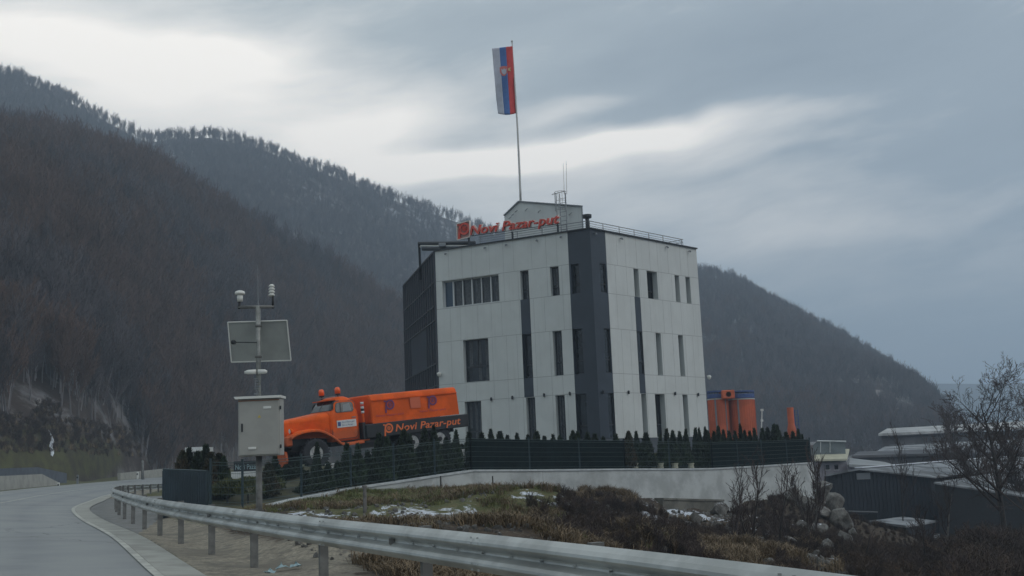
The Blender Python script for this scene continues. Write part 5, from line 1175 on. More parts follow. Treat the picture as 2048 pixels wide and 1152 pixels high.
# ================================================================== SILOS AND STACK
def post_build(mb, name, mat, root, I, smooth=False):
    o = mb.build(name, mat, root, smooth); o.matrix_parent_inverse = I; return o
DS = 95.0
for i, (xa, xb, lab) in enumerate(((1421, 1462, 'left faded orange silo with blue rim, partly behind the office'), (1465, 1516, 'right wide faded orange silo with blue rim and white rail'))):
    a, b = at(xa, 830, DS), at(xb, 830, DS); cx, r = (a.x + b.x) / 2, (b.x - a.x) / 2; zt_ = at((xa + xb) / 2, 798, DS).z; zb_ = at((xa + xb) / 2, 900, DS).z; c = Vector((cx, DS + r, 0))
    root = empty('silo', (c.x, c.y, zb_), lab, 'silo', 'orange silos behind the office'); I = Matrix.Translation(-Vector((c.x, c.y, zb_)))
    m = MB(); m.lathe([(r, zb_), (r, zt_), (r * .96, zt_ + .05), (0, zt_ + .3)], c, 32); body = post_build(m, 'shell', MT['orange2'], root, I, False)
    m = MB()
    for k in range(32): a_ = 6.283 * k / 32; m.box((c.x + (r + .01) * math.cos(a_), c.y + (r + .01) * math.sin(a_), (zb_ + zt_) / 2), (.03, .03, zt_ - zb_ - .1), Matrix.Rotation(a_, 3, 'Z'))
    m.build('shell_rib', MT['orange2'], body)
    m = MB(); m.lathe([(r + .03, zt_ - .02), (r + .05, zt_ + .06), (r - .1, zt_ + .06)], c, 32)
    post_build(m, 'top_rim', MT['sensor'], root, I)
    m = MB()
    for k in range(22): a_ = 6.283 * k / 22; m.tube([(c.x + r * math.cos(a_), c.y + r * math.sin(a_), zt_ + .1), (c.x + r * math.cos(a_), c.y + r * math.sin(a_), zt_ + .68)], .025, 4)
    for z in (.38, .68): m.lathe([(r + .02, zt_ + z - .06), (r + .02, zt_ + z + .06), (r - .02, zt_ + z + .06), (r - .02, zt_ + z - .06)], c, 28)
    post_build(m, 'platform_rail', MT['blue'], root, I)
    m = MB(); m.lathe([(r + .01, zt_ + .12), (r + .01, zt_ + .34)], c, 32); post_build(m, 'platform_skirt', MT['blue'], root, I)
    m = MB(); fpx = (1432, 1478)[i]; u = at(fpx, 830, DS).x; m.tube([(u, DS - .05 + .15 * i, zb_), (u, DS - .05 + .15 * i, zt_)], .07, 8); m.tube([(u + .9, DS + .12, zb_), (u + .9, DS + .12, zt_)], .05, 6); post_build(m, 'downpipe', MT['railing'], root, I)
a, b = at(1446, 780, DS - 1), at(1472, 796, DS - 1); m = MB(); m.box(((a.x + b.x) / 2, DS + .2, (a.z + b.z) / 2), (b.x - a.x, 1.6, a.z - b.z), None, .05); hb = m.build('elevator_head', MT['orange2'])
tag(hb, 'square orange housing on top between the two silos', 'hoist box')
m = MB(); m.lathe([(0, -.01), (.22, -.01)], ((a.x + b.x) / 2, DS - .62, (a.z + b.z) / 2), 14, Matrix.Rotation(math.pi / 2, 3, 'X')); m.build('round_mark', MT['gold'], hb)
m = MB(); tx = (a.x + b.x) / 2; m.box((tx, DS + 1.2, (b.z + at(1460, 900, DS).z) / 2), (.5, .5, b.z - at(1460, 900, DS).z)); m.build('support_leg', MT['railing'], hb)
m = MB(); m.box((tx, DS + 1.2, a.z + .05), (1.6, 1.2, .06)); m.tube([(tx - .6, DS + 1.2, a.z), (tx - .6, DS + 1.2, a.z + .5)], .04, 5); m.build('roof_deck', MT['railing'], hb)
a, b = at(1573.5, 815, 92), at(1586.5, 815, 92); cx = (a.x + b.x) / 2; r = (b.x - a.x) / 2; z1_, z2_, z3_, z4_ = (at(1580, y_, 92).z for y_ in (815, 848, 858, 900))
root = empty('orange_stack', (cx, 92, z4_), 'slim orange chimney stack beside the silos on wider base', 'chimney'); I = Matrix.Translation(-Vector((cx, 92, z4_)))
m = MB(); m.lathe([(r, z2_), (r, z1_), (r * .85, z1_), (r * .85, z1_ - .3)], (cx, 92, 0), 20); post_build(m, 'stack_pipe', MT['orange2'], root, I)
m = MB(); m.lathe([(r * 1.35, z4_), (r * 1.35, z3_), (r, z2_)], (cx, 92, 0), 20); post_build(m, 'stack_base', MT['orange2'], root, I)
m = MB(); m.tube([(cx + r + .08, 92, z4_), (cx + r + .08, 92, z1_ - .2)], .05, 5); m.tube([(cx + r + .35, 92, z4_), (cx + r + .35, 92, z1_ - .2)], .04, 5)
for k in range(12): z = z4_ + (z1_ - z4_) * k / 12; m.tube([(cx + r + .08, 92, z), (cx + r + .35, 92, z)], .02, 4)
post_build(m, 'stack_ladder', MT['blue'], root, I)
b = at(1518, 870, 100); tp_ = at(1524, 820, 100); m = MB(); m.tube([b - up * 2, tp_], .05, 6); m.box(tp_, (.25, .15, .2)); m.box(at(1524, 841, 100), (.2, .15, .2)); tag(m.build('yard_lamp', MT['sensor']), 'small white lamp head on a thin pole right of the silos', 'lamp')

# ================================================================== BUILDINGS IN THE VALLEY (right)
def gpt(px, py, D): return at(px, py, D)
# dark corrugated shed: gable front, ridge running back to the right
Ds = 75.0; ap, le, re = at(1714, 940, Ds), at(1647, 952.5, Ds + .2), at(1861, 956, Ds); zb_ = at(1750, 1058, Ds).z - .6
rb = at(2120, 912, 112.0); rdir = rb - ap; rdir.z = 0; 
re_b = re + rdir; le_b = le + rdir
sroot = empty('corrugated_shed', (ap.x, Ds, zb_), 'large dark corrugated metal shed with light sloping roof', 'shed'); I = Matrix.Translation(-Vector((ap.x, Ds, zb_)))
V = [Vector((le.x, Ds, zb_)), Vector((re.x, Ds, zb_)), Vector((re.x, Ds, re.z)), Vector((ap.x, Ds, ap.z)), Vector((le.x, Ds, le.z))]
m = MB(); m.add(V, [(0, 1, 2, 3, 4)]); m.add([V[1], V[1] + rdir, V[2] + rdir, V[2]], [(0, 1, 2, 3)]); m.add([V[0] + rdir, V[0], V[4], V[4] + rdir], [(0, 1, 2, 3)]); wl_ = post_build(m, 'wall', MT['shed'], sroot, I)
m = MB(); x = le.x + .15
while x < re.x: zt_ = (ap.z + (re.z - ap.z) * (x - ap.x) / (re.x - ap.x)) if x > ap.x else (le.z + (ap.z - le.z) * (x - le.x) / (ap.x - le.x)); m.box((x, Ds - .03, (zb_ + zt_) / 2), (.08, .05, zt_ - zb_ - .1)); x += .26
m.build('wall_rib', MT['shed'], wl_)
def roofslab(a, b, c, d_, th, mat, name, root, I): m = MB(); m.add([a, b, c, d_, a + up * th, b + up * th, c + up * th, d_ + up * th], [(3, 2, 1, 0), (4, 5, 6, 7), (0, 1, 5, 4), (1, 2, 6, 5), (2, 3, 7, 6), (3, 0, 4, 7)]); return post_build(m, name, mat, root, I)
fr_ = Vector((0, -.35, 0)); ev = (re - ap) * .03
V2 = [Vector((ap.x, Ds, ap.z)), Vector((re.x, Ds, re.z)) + ev, Vector((le.x, Ds, le.z))]
roofslab(V2[0] + fr_, V2[1] + fr_, V2[1] + rdir, V2[0] + rdir, .10, MT['roofsnow'], 'roof', sroot, I); roofslab(V2[2] + fr_, V2[0] + fr_, V2[0] + rdir, V2[2] + rdir, .10, MT['roofsnow'], 'roof', sroot, I)
m = MB(); bar(m, V2[0] + fr_ + up * .16, V2[0] + rdir + up * .16, .5, .06, Vector((1, 0, 0))); post_build(m, 'ridge_cap', MT['snow'], sroot, I)
m = MB(); m.box((ap.x + .35, Ds - .1, ap.z - .42), (.9, .12, .42)); post_build(m, 'louvre', MT['railing'], sroot, I)
m = MB(); a, b = at(1708, 1029, Ds), at(1752, 1058, Ds); m.box(((a.x + b.x) / 2, Ds - .06, (a.z + b.z) / 2), (b.x - a.x, .08, a.z - b.z)); post_build(m, 'door', MT['black'], sroot, I)
m = MB(); a, b = at(1686, 1022, Ds), at(1752, 1024, Ds); m.tube([a + fr_, b + fr_], .05, 5); post_build(m, 'door_rail', MT['railing'], sroot, I)
# second shed roof stepping down to the right
Dq = 68.0; a1, a2 = at(1868, 968, Dq), at(1990, 993, Dq); rd2 = at(2200, 940, 100) - a1; rd2.z = 0; root = empty('lean_to', (a1.x, Dq, zb_), 'low dark lean-to with streaky snow on its roof beside the shed', 'shed'); I = Matrix.Translation(-Vector((a1.x, Dq, zb_)))
a3 = a2 + Vector((8, 0, -1.3)); roofslab(a1, a3, a3 + rd2, a1 + rd2 + up * .5, .1, MT['roofsnow'], 'roof', root, I)
m = MB(); m.add([Vector((a1.x + .1, Dq + .15, zb_)), Vector((a3.x, Dq + .15, zb_)), Vector((a3.x, Dq + .15, a3.z)), Vector((a1.x + .1, Dq + .15, a1.z))], [(0, 1, 2, 3)]); m.add([Vector((a1.x + .1, Dq + .15, zb_)), Vector((a1.x + .1, Dq + .15, a1.z)), a1 + rd2, Vector((a1.x, a1.y, zb_)) + rd2], [(0, 1, 2, 3)]); post_build(m, 'wall', MT['black'], root, I)
# flat snowy canopy in front of the shed
Dc = 66.0; c1, c2, c3, c4 = at(1738, 1046, Dc), at(1812, 1055.5, Dc - 2.5), at(1872, 1045.5, Dc), at(1806, 1037, Dc + 3.5); zc = c1.z
root = empty('canopy', (c1.x, Dc, zb_), 'small flat canopy roof with thin snow in front of the dark shed', 'canopy'); I = Matrix.Translation(-Vector((c1.x, Dc, zb_)))
roofslab(c1, c2, c3, c4, .12, MT['roofsnow'], 'roof', root, I)
m = MB(); q = [c1.lerp(c3, .06), c2.lerp(c4, .06), c3.lerp(c1, .06), c4.lerp(c2, .06)]; V = [Vector((p.x, p.y, zb_ - .5)) for p in q] + [p - up * .02 for p in q]; m.add(V, [(0, 1, 5, 4), (1, 2, 6, 5), (2, 3, 7, 6), (3, 0, 4, 7)]); post_build(m, 'wall', MT['black'], root, I)
# little white house with cream roof and two windows
Dh = 84.0; ha, hb_ = at(1636, 926, Dh), at(1694, 922, Dh); zt_ = ha.z; zl = at(1660, 960, Dh).z - 2; root = empty('small_house', (ha.x, Dh, zl), 'small white house with cream roof and two dark windows', 'house'); I = Matrix.Translation(-Vector((ha.x, Dh, zl)))
m = MB(); m.box(((ha.x + hb_.x) / 2, Dh + 2, (zl + zt_) / 2), (hb_.x - ha.x, 4, zt_ - zl)); post_build(m, 'wall', MT['housewall'], root, I)
r1, r2, r3, r4 = at(1628, 923, Dh - .5), at(1694, 921, Dh - .5), at(1699, 901.5, Dh + 2.5), at(1632, 903, Dh + 2.5); roofslab(r1, r2, r3, r4, .14, MT['creamroof'], 'roof', root, I)
for px in (1655, 1672.5):
    a, b = at(px - 4, 930, Dh), at(px + 4, 939, Dh); m = MB(); cxx, czz = (a.x + b.x) / 2, (a.z + b.z) / 2; ww, hh = (b.x - a.x), (a.z - b.z); m.box((cxx, Dh - .02, czz - hh / 2 - .03), (ww + .12, .08, .05)); fw_ = post_build(m, 'window', MT['white'], root, I)
    m = MB(); m.box((cxx, Dh - .012, czz), (ww, .04, hh)); m.build('pane', MT['glass'], fw_)
# grey sheeted tunnel above it
Dg = 85.0; root_p = at(1626, 903, Dg); root = empty('sheeted_cabin', (root_p.x, Dg, root_p.z - 2), 'pale grey translucent sheeted cabin behind the cream roof', 'cabin'); I = Matrix.Translation(-Vector((root_p.x, Dg, root_p.z - 2)))
V = [at(1626, 906, Dg), at(1626, 890, Dg), at(1634, 883, Dg), at(1690, 884, Dg), at(1690, 906, Dg)]; m = MB(); m.prism([p - up * (1.5 if i in (0, 4) else 0) for i, p in enumerate(V)], Vector((.5, 6, 0))); post_build(m, 'shell', MT['greenhouse'], root, I)
m = MB(); m.tube([at(1634, 882, Dg - .1), at(1692, 883, Dg - .1)], .06, 5); m.tube([at(1641, 905, Dg - .1), at(1641, 883, Dg - .1)], .03, 4); m.tube([at(1660, 905, Dg - .1), at(1660, 883, Dg - .1)], .03, 4); post_build(m, 'cabin_frame', MT['coping'], root, I)
# long hall with snow on the roof
Dl = 120.0; h1, h2, h3, h4 = at(1757, 872, Dl), at(2300, 846, Dl + 20), at(2300, 832, Dl + 40), at(1775, 861, Dl + 14)
root = empty('long_hall', (h1.x, Dl, -3), 'long grey industrial hall with a snow covered roof on the valley floor', 'hall'); I = Matrix.Translation(-Vector((h1.x, Dl, -3)))
roofslab(h1, h2, h3, h4, .25, MT['hallroof'], 'roof', root, I)
w1, w2 = h1.lerp(h2, .015) - up * .1, h2 - up * .1; m = MB(); m.add([Vector((w1.x, w1.y + .6, -6)), Vector((w2.x, w2.y + .6, -6)), w2 + Vector((0, .6, 0)), w1 + Vector((0, .6, 0))], [(0, 1, 2, 3)]); m.add([Vector((w1.x, w1.y + .6, -6)), w1 + Vector((0, .6, 0)), h4, Vector((h4.x, h4.y, -6))], [(0, 1, 2, 3)]); post_build(m, 'wall', MT['hallwall'], root, I)
for k in range(9):
    p = w1.lerp(w2, .03 + k * .055); m = MB(); m.box((p.x, p.y + .5, p.z - 1.5), (1.3, .1, 1.2)); fw_ = post_build(m, 'window', MT['railing'], root, I); m = MB(); m.box((p.x, p.y + .44, p.z - 1.5), (1.15, .03, 1.05)); m.build('pane', MT['hallwall'], fw_)
# lower long roofs
for k, (pa, pb, pc, pd_, D, lab, mt) in enumerate((((1752, 908), (2150, 888), (2150, 874), (1770, 897), 104, 'lower dark workshop with streaks of snow below the long hall', 'roofsnow'),
                                                   ((1698, 934), (1800, 938), (1770, 929), (1700, 921), 82, 'pale grey flat roofed annex right of the small white house', 'rooflight'),
                                                   ((1705, 916), (2100, 905), (2100, 893), (1716, 908), 92, 'dim grey roofed store behind the pale annex', 'hallwall'))):
    A4 = [at(*pa, D), at(*pb, D + (10 if k != 1 else 1)), at(*pc, D + (18 if k != 1 else 6)), at(*pd_, D + 8)]; root = empty('low_building', (A4[0].x, D, -4), lab, 'building', None); I = Matrix.Translation(-Vector((A4[0].x, D, -4)))
    roofslab(*A4, .2, MT[mt], 'roof', root, I)
    m = MB(); q = [p.copy() for p in A4]; V = [Vector((p.x, p.y + .3, -7)) for p in q] + [Vector((p.x, p.y + .3, p.z - .01)) for p in q]; m.add(V, [(0, 1, 5, 4), (1, 2, 6, 5), (2, 3, 7, 6), (3, 0, 4, 7)]); post_build(m, 'wall', MT['hallwall'] if k != 1 else MT['housewall'], root, I)
# low concrete kerb wall in the dark yard
a, b = at(1728, 1104, 50), at(1822, 1082, 55); m = MB(); bar(m, a - up * .3, b - up * .3, .25, .75, Vector((0, -1, 0))); kw = m.build('low_wall', MT['oldconc']); tag(kw, 'low weathered wall with snow line below the dark shed', 'wall')
m = MB(); bar(m, a + up * .10, b + up * .10, .27, .05, Vector((0, -1, 0))); m.build('snow_cap', MT['snow'], kw)

# ================================================================== THINGS ON THE LEFT
# concrete barrier and retaining wall on the outer side of the road
def outer(Y_, off):
    i = int(np.argmin(np.abs(RY - Y_))); return Vector((RX[i] + RNX[i] * (ROADW + off), RY[i] + RNY[i] * (ROADW + off), RZB[i]))
b0, b1 = outer(40, .8), at(100, 970, 82); b1.z = outer(82, .8).z
bp = [outer(y_, .9) for y_ in (30, 40, 50, 60, 70, 80, 88, 93)]
zt_ = lambda p: EYE + (950.5 + 5 - 957) * 0 + p.z * 0
tops = [at(0, 956, 66).z]
m = MB(); V = []; 
for i, p in enumerate(bp):
    h = .25 if i == 7 else .95; n_ = Vector((RNX[0], RNY[0], 0)); V += [p + up * -.1, p + n_ * .12 + up * h, p + n_ * .32 + up * h, p + n_ * .5 + up * -.1]
n = len(bp); m.add(V, [(i * 4 + k, i * 4 + k + 1, (i + 1) * 4 + k + 1, (i + 1) * 4 + k) for i in range(n - 1) for k in range(3)] + [(3, 2, 1, 0), tuple((n - 1) * 4 + k for k in range(4))])
tag(m.build('concrete_barrier', MT['conc']), 'pale concrete barrier on the outer edge of the curve', 'barrier')
q = [outer(72, 2.9), outer(92, 2.6), outer(98, 2.0)]; m = MB(); V = []
for i, p in enumerate(q): h = (1.45, 1.5, .9)[i]; V += [p - up * .2, p + up * h, p + Vector((-6, -2, h)) , p + Vector((-6, -2, -.2))]
m.add(V, [(i * 4 + k, i * 4 + (k + 1) % 4, (i + 1) * 4 + (k + 1) % 4, (i + 1) * 4 + k) for i in range(2) for k in range(4)] + [(3, 2, 1, 0), (8, 9, 10, 11)])
tag(m.build('retaining_wall', MT['plinth']), 'short dark retaining wall behind the end of the pale barrier', 'wall')
q = [outer(112, 1.2), outer(128, 1.2)]; m = MB(); bar(m, q[0] + up * .2, q[1] + up * .45, .3, .9, Vector((-1, 0, 0))); tag(m.build('concrete_barrier', MT['conc']), 'distant pale sloping barrier end beside the green gate', 'barrier')
for i, (px, py0, py1, D, lab) in enumerate(((155, 950, 968, 92, 'low roadside marker post with dark face beside the retaining wall'), (275, 944, 958, 108, 'white roadside marker post near the thin grey pole'), (117, 965, 972, 88, 'short stub post by the end of the pale barrier'))):
    a, b = at(px, py1, D), at(px, py0, D); m = MB(); m.box((a.x, a.y, (a.z + b.z) / 2), (.16, .10, b.z - a.z), None, .02); o = m.build('marker_post', MT['sensor'] if i else MT['railing']); tag(o, lab, 'marker post', 'roadside marker posts')
    m = MB(); m.box((a.x, a.y - .055, b.z - .2), (.13, .02, .14)); m.build('reflector', MT['black'], o)
a, b = at(285.5, 957, 112), at(285, 921, 112); m = MB(); m.tube([a - up * .3, b], [.16, .12], 8); tag(m.build('utility_pole', MT['post'], None, True), 'short grey pole standing by the hillside foot', 'pole')
# small hut roof behind the thujas, and a lettered board low behind the fence
a, b = at(371, 895, 62), at(406, 893, 62); root = empty('hut', (a.x, 62, yard_z(a.x, 62)), 'small hut with a white roof edge behind the left thujas', 'hut'); I = Matrix.Translation(-Vector((a.x, 62, yard_z(a.x, 62))))
m = MB(); m.box(((a.x + b.x) / 2, 63, a.z - .12), (b.x - a.x, 2.2, .24)); post_build(m, 'roof', MT['white'], root, I); m = MB(); m.box(((a.x + b.x) / 2, 63, (a.z - .24 + yard_z(a.x, 62)) / 2 - .2), ((b.x - a.x) * .8, 1.8, a.z - .24 - yard_z(a.x, 62) + .4)); post_build(m, 'wall', MT['housewall'], root, I)
a, b = at(468, 923, 38), at(520, 945, 38); bz0 = yard_z(a.x, 38); root = empty('company_board', ((a.x + b.x) / 2, 38, bz0), 'low dark board with pale lettering behind the mast pole', 'sign'); I = Matrix.Translation(-Vector(((a.x + b.x) / 2, 38, bz0)))
m = MB(); zt_ = at(495, 922, 38).z; zm_ = at(495, 943, 38).z; m.box(((a.x + b.x) / 2, 38, (zt_ + zm_) / 2), (b.x - a.x, .08, zt_ - zm_)); post_build(m, 'board', MT['frame'], root, I)
m = MB(); m.box(((a.x + b.x) / 2, 37.97, zm_ - .12), (b.x - a.x + .1, .3, .26)); m.box(((a.x + b.x) / 2, 38.0, (zm_ + bz0) / 2 - .2), (b.x - a.x - .3, .2, zm_ - bz0 + .2)); post_build(m, 'base', MT['white'], root, I)
fit = fit_text('lettering', 'Novi Pazar', lambda x, y, d_: Vector((a.x + .06 + x, 37.955 - d_, (zt_ + zm_) / 2 - .10 + y)), b.x - a.x - .12, .17, MT['teal'], root, .01, .0, 0); fit.matrix_parent_inverse = I
# litter on the verge
for i, (px, py, D) in enumerate(((563, 1108, 15.3), (592, 1107, 15.4), (540, 1110, 14.6))):
    p = at(px, py, D); g_ = float(ground(np.array([p.x]), np.array([p.y]))[0]); rng = random.Random(i); V = []; n = 7
    for r_ in range(3):
        for k in range(n): a_ = 6.283 * k / n; V.append(Vector((p.x + .05 * r_ * math.cos(a_) * rng.uniform(.6, 1.2), p.y + .04 * r_ * math.sin(a_) * rng.uniform(.6, 1.2), g_ + .03 + rng.uniform(0, .05) * (2 - r_ * .6))))
    m = MB(); m.add(V, [(r_ * n + k, r_ * n + (k + 1) % n, (r_ + 1) * n + (k + 1) % n, (r_ + 1) * n + k) for r_ in range(2) for k in range(n)]); tag(m.build('plastic_scrap', MT['teal']), ('larger crumpled scrap of pale plastic on the verge', 'greenish plastic scrap next to the rail post foot', 'small pale scrap nearest the gravel')[i], 'litter', 'plastic scraps on the verge')

# boulders stepping down beside the shed
def boulder_mesh(seed):
    rng = random.Random(seed); bm = bmesh.new(); bmesh.ops.create_icosphere(bm, subdivisions=3, radius=1)
    off_ = Vector((rng.uniform(0, 50), rng.uniform(0, 50), 0)); cuts = [(Vector((rng.gauss(0, 1), rng.gauss(0, 1), rng.gauss(0, 1))).normalized(), rng.uniform(.45, .8)) for _ in range(9)]
    for v in bm.verts:
        p = v.co.copy()
        for c_, d_ in cuts:
            e = p.dot(c_) - d_
            if e > 0: p -= c_ * e * .92
        p *= 1 + .12 * mnoise.noise(p * 3 + off_); v.co = p
    me = bpy.data.meshes.new('boulder'); bm.to_mesh(me); bm.free(); me.materials.append(MT['rock']); return me
BM_ = [boulder_mesh(k) for k in range(5)]
bl = [(1644, 980, 58, .62), (1667, 1008, 57, .60), (1684, 1042, 56, .62), (1696, 1080, 54, .52), (1589, 990, 55, .5), (1612, 1006, 55, .42), (1645, 1022, 54, .42), (1640, 1056, 52, .40), (1606, 1045, 50, .30), (1582, 1076, 44, .30), (1655, 1092, 48, .34), (1708, 1066, 60, .4), (1440, 1015, 50, .4), (1390, 1032, 46, .32)]
def hit(px, py, d0=12.0, d1=90.0):
    d_ = rayd(px, py); ys = np.linspace(d0, d1, 400); xs = d_.x / d_.y * ys; zs = EYE + d_.z / d_.y * ys; g_ = ground(xs, ys); k = np.nonzero(g_ > zs)[0]
    j = int(k[0]) if len(k) else int(np.argmin(np.abs(ys - 55))); return Vector((xs[j], ys[j], g_[j] if len(k) else zs[j]))
for i, (px, py, D, s) in enumerate(bl):
    p = hit(px, py + 14); s = s * 1.15 * min(1.15, p.y / D); p = p + up * s * .35; o = link('boulder', BM_[i % 5]); o.location = p; o.scale = (s, s * .9, s * .95); o.rotation_euler = (i, i * 2.1, i * .7)
    where = 'in the stepped heap beside the dark shed' if i < 12 else 'under the old concrete footing'
    tag(o, f"{['pale', 'grey', 'whitish', 'rough'][i % 4]} boulder, {ORD[i] if i < 12 else ORD[i-12]} of those {where}", 'boulder', 'boulders beside the shed')

# ================================================================== BARE TREES
def branch_mesh(seed, H, r0, spread=.55, levels=4, nb=(9, 6, 5, 4), up_=.35, trunk_frac=.35, twig=.006, wob=.12, lean=(0, 0), stems=1, sides=(7, 5, 3, 3), split=False, lfac=1.0, conic=.55):
    rng = random.Random(seed); lv = [MB() for _ in range(2)]
    def grow(p, d_, L, r, lev, first=False):
        n = (9, 6, 4, 3)[min(lev, 3)]; P_ = [p.copy()]; R_ = [r]; dcur = d_.copy()
        for i in range(n):
            wl2 = wob * (.45 if lev == 0 else 1); dcur = (dcur + Vector((rng.gauss(0, wl2), rng.gauss(0, wl2), rng.gauss(0, wl2) + up_ * .12 * (lev > 0)))).normalized(); P_.append(P_[-1] + dcur * L / n); R_.append(max(twig, r * (1 - (i + 1) / n * (.88 if lev == 0 else .8))))
        (lv[0] if lev <= (0 if split else 9) else lv[1]).tube(P_, R_, sides[min(lev, 3)], False)
        if lev >= levels: return
        k = nb[min(lev, len(nb) - 1)]
        for j in range(k):
            t = (trunk_frac + (1 - trunk_frac) * (j + rng.random()) / k) if lev == 0 else .15 + .85 * (j + rng.random()) / k
            x = t * n; i = min(n - 1, int(x)); q = P_[i].lerp(P_[i + 1], x - i); dd_ = (P_[i + 1] - P_[i]).normalized()
            az_ = rng.uniform(0, 6.283); side = dd_.orthogonal().normalized(); side.rotate(Matrix.Rotation(az_, 3, dd_)); sp = spread * rng.uniform(.7, 1.35)
            nd = (dd_ * math.cos(sp) + side * math.sin(sp) + Vector((0, 0, up_ * .5))).normalized()
            grow(q, nd, L * rng.uniform(.32, .55) * ((1.15 - conic * t) if lev == 0 else .95) * lfac, max(twig, R_[i] * .55), lev + 1)
    for s_ in range(stems):
        grow(Vector((rng.uniform(-.1, .1) * (stems > 1), rng.uniform(-.1, .1) * (stems > 1), -.3)), Vector((lean[0] + (rng.uniform(-.25, .25) if stems > 1 else 0), lean[1], 1)).normalized(), H * (1 if s_ == 0 else rng.uniform(.6, .95)), r0 * (1 if s_ == 0 else .7), 0)
    return lv
def gz(x, y): return float(ground(np.array([x]), np.array([y]))[0])
def bare_tree(px, pytop, D, label, mat, seed, base_py=None, group='bare trees on the right', **kw):
    tp = at(px, pytop, D); x = tp.x; g = gz(x, D); H = tp.z - g
    root = empty('bare_tree', (x, D, g), label, 'tree', group)
    A_, B_ = branch_mesh(seed, H * kw.pop('hf', .92), split=True, **kw)
    A_.build('trunk', mat, root, True, False); B_.build('crown', MT['twig'] if mat is not MT['barkpale'] else MT['twig'], root, False, False)
bare_tree(1978, 757, 44, 'tall dark bare tree with broad crown over the shed roofs', MT['bark'], 4, r0=.15, levels=4, nb=(19, 8, 6, 4), spread=.80, trunk_frac=.32, up_=.25, twig=.0055, wob=.055, lfac=.9)
bare_tree(2075, 775, 40, 'dark bare tree cut by the picture edge, next to the tall tree', MT['bark'], 6, r0=.13, levels=4, nb=(13, 7, 5, 4), spread=.8, trunk_frac=.3, up_=.25, twig=.0055, wob=.06)
bare_tree(1496, 915, 31, 'slender two stemmed dark sapling before the white wall', MT['bark'], 11, r0=.055, levels=3, nb=(9, 5, 4), spread=.5, trunk_frac=.3, up_=.4, twig=.006, stems=2, lean=(-.12, 0))
bare_tree(1455, 925, 34, 'thin leaning sapling left of the two stemmed sapling', MT['twig'], 12, r0=.035, levels=3, nb=(8, 5, 3), spread=.5, trunk_frac=.3, up_=.4, twig=.005, stems=2, lean=(.1, 0))
bare_tree(1545, 925, 36, 'bushy bare sapling between the slender sapling and the boulders', MT['bark'], 13, r0=.045, levels=3, nb=(10, 6, 4), spread=.5, trunk_frac=.2, up_=.4, twig=.006, stems=3)
bare_tree(1615, 905, 42, 'upright pale twigged bare tree before the end of the fence', MT['barkpale'], 14, r0=.05, levels=3, nb=(12, 6, 4), spread=.35, trunk_frac=.2, up_=.6, twig=.007, stems=3)
bare_tree(1876, 955, 44, 'small pale trunked tree right of the snowy canopy', MT['barkpale'], 15, r0=.07, levels=3, nb=(9, 6, 4), spread=.6, trunk_frac=.4, up_=.3, twig=.006)
bare_tree(1727, 1040, 33, 'thin dark tree standing before the shed door', MT['bark'], 16, r0=.05, levels=2, nb=(6, 4), spread=.5, trunk_frac=.5, up_=.3, twig=.006)
bare_tree(1935, 840, 78, 'grey bare tree with fine crown behind the shed roof', MT['bark'], 17, r0=.12, levels=4, nb=(14, 7, 5, 4), spread=.6, trunk_frac=.15, up_=.3, twig=.014, stems=2)
bare_tree(1905, 828, 95, 'far pale crowned tree at the corner of the long hall', MT['bark'], 18, r0=.14, levels=4, nb=(14, 7, 5, 4), spread=.6, trunk_frac=.15, up_=.3, twig=.018, stems=2)
bare_tree(2025, 845, 70, 'grey bare tree behind the tall dark tree', MT['bark'], 19, r0=.12, levels=4, nb=(14, 7, 5, 4), spread=.7, trunk_frac=.15, up_=.3, twig=.014, stems=2)
bare_tree(1790, 880, 66, 'twiggy young tree in front of the long hall gable', MT['bark'], 21, r0=.05, levels=3, nb=(10, 6, 4), spread=.4, trunk_frac=.3, up_=.4, twig=.008)
bare_tree(1840, 1010, 36, 'low bare tree spreading over the canopy corner', MT['bark'], 22, r0=.05, levels=3, nb=(10, 7, 5), spread=.6, trunk_frac=.2, up_=.3, twig=.006, stems=2)

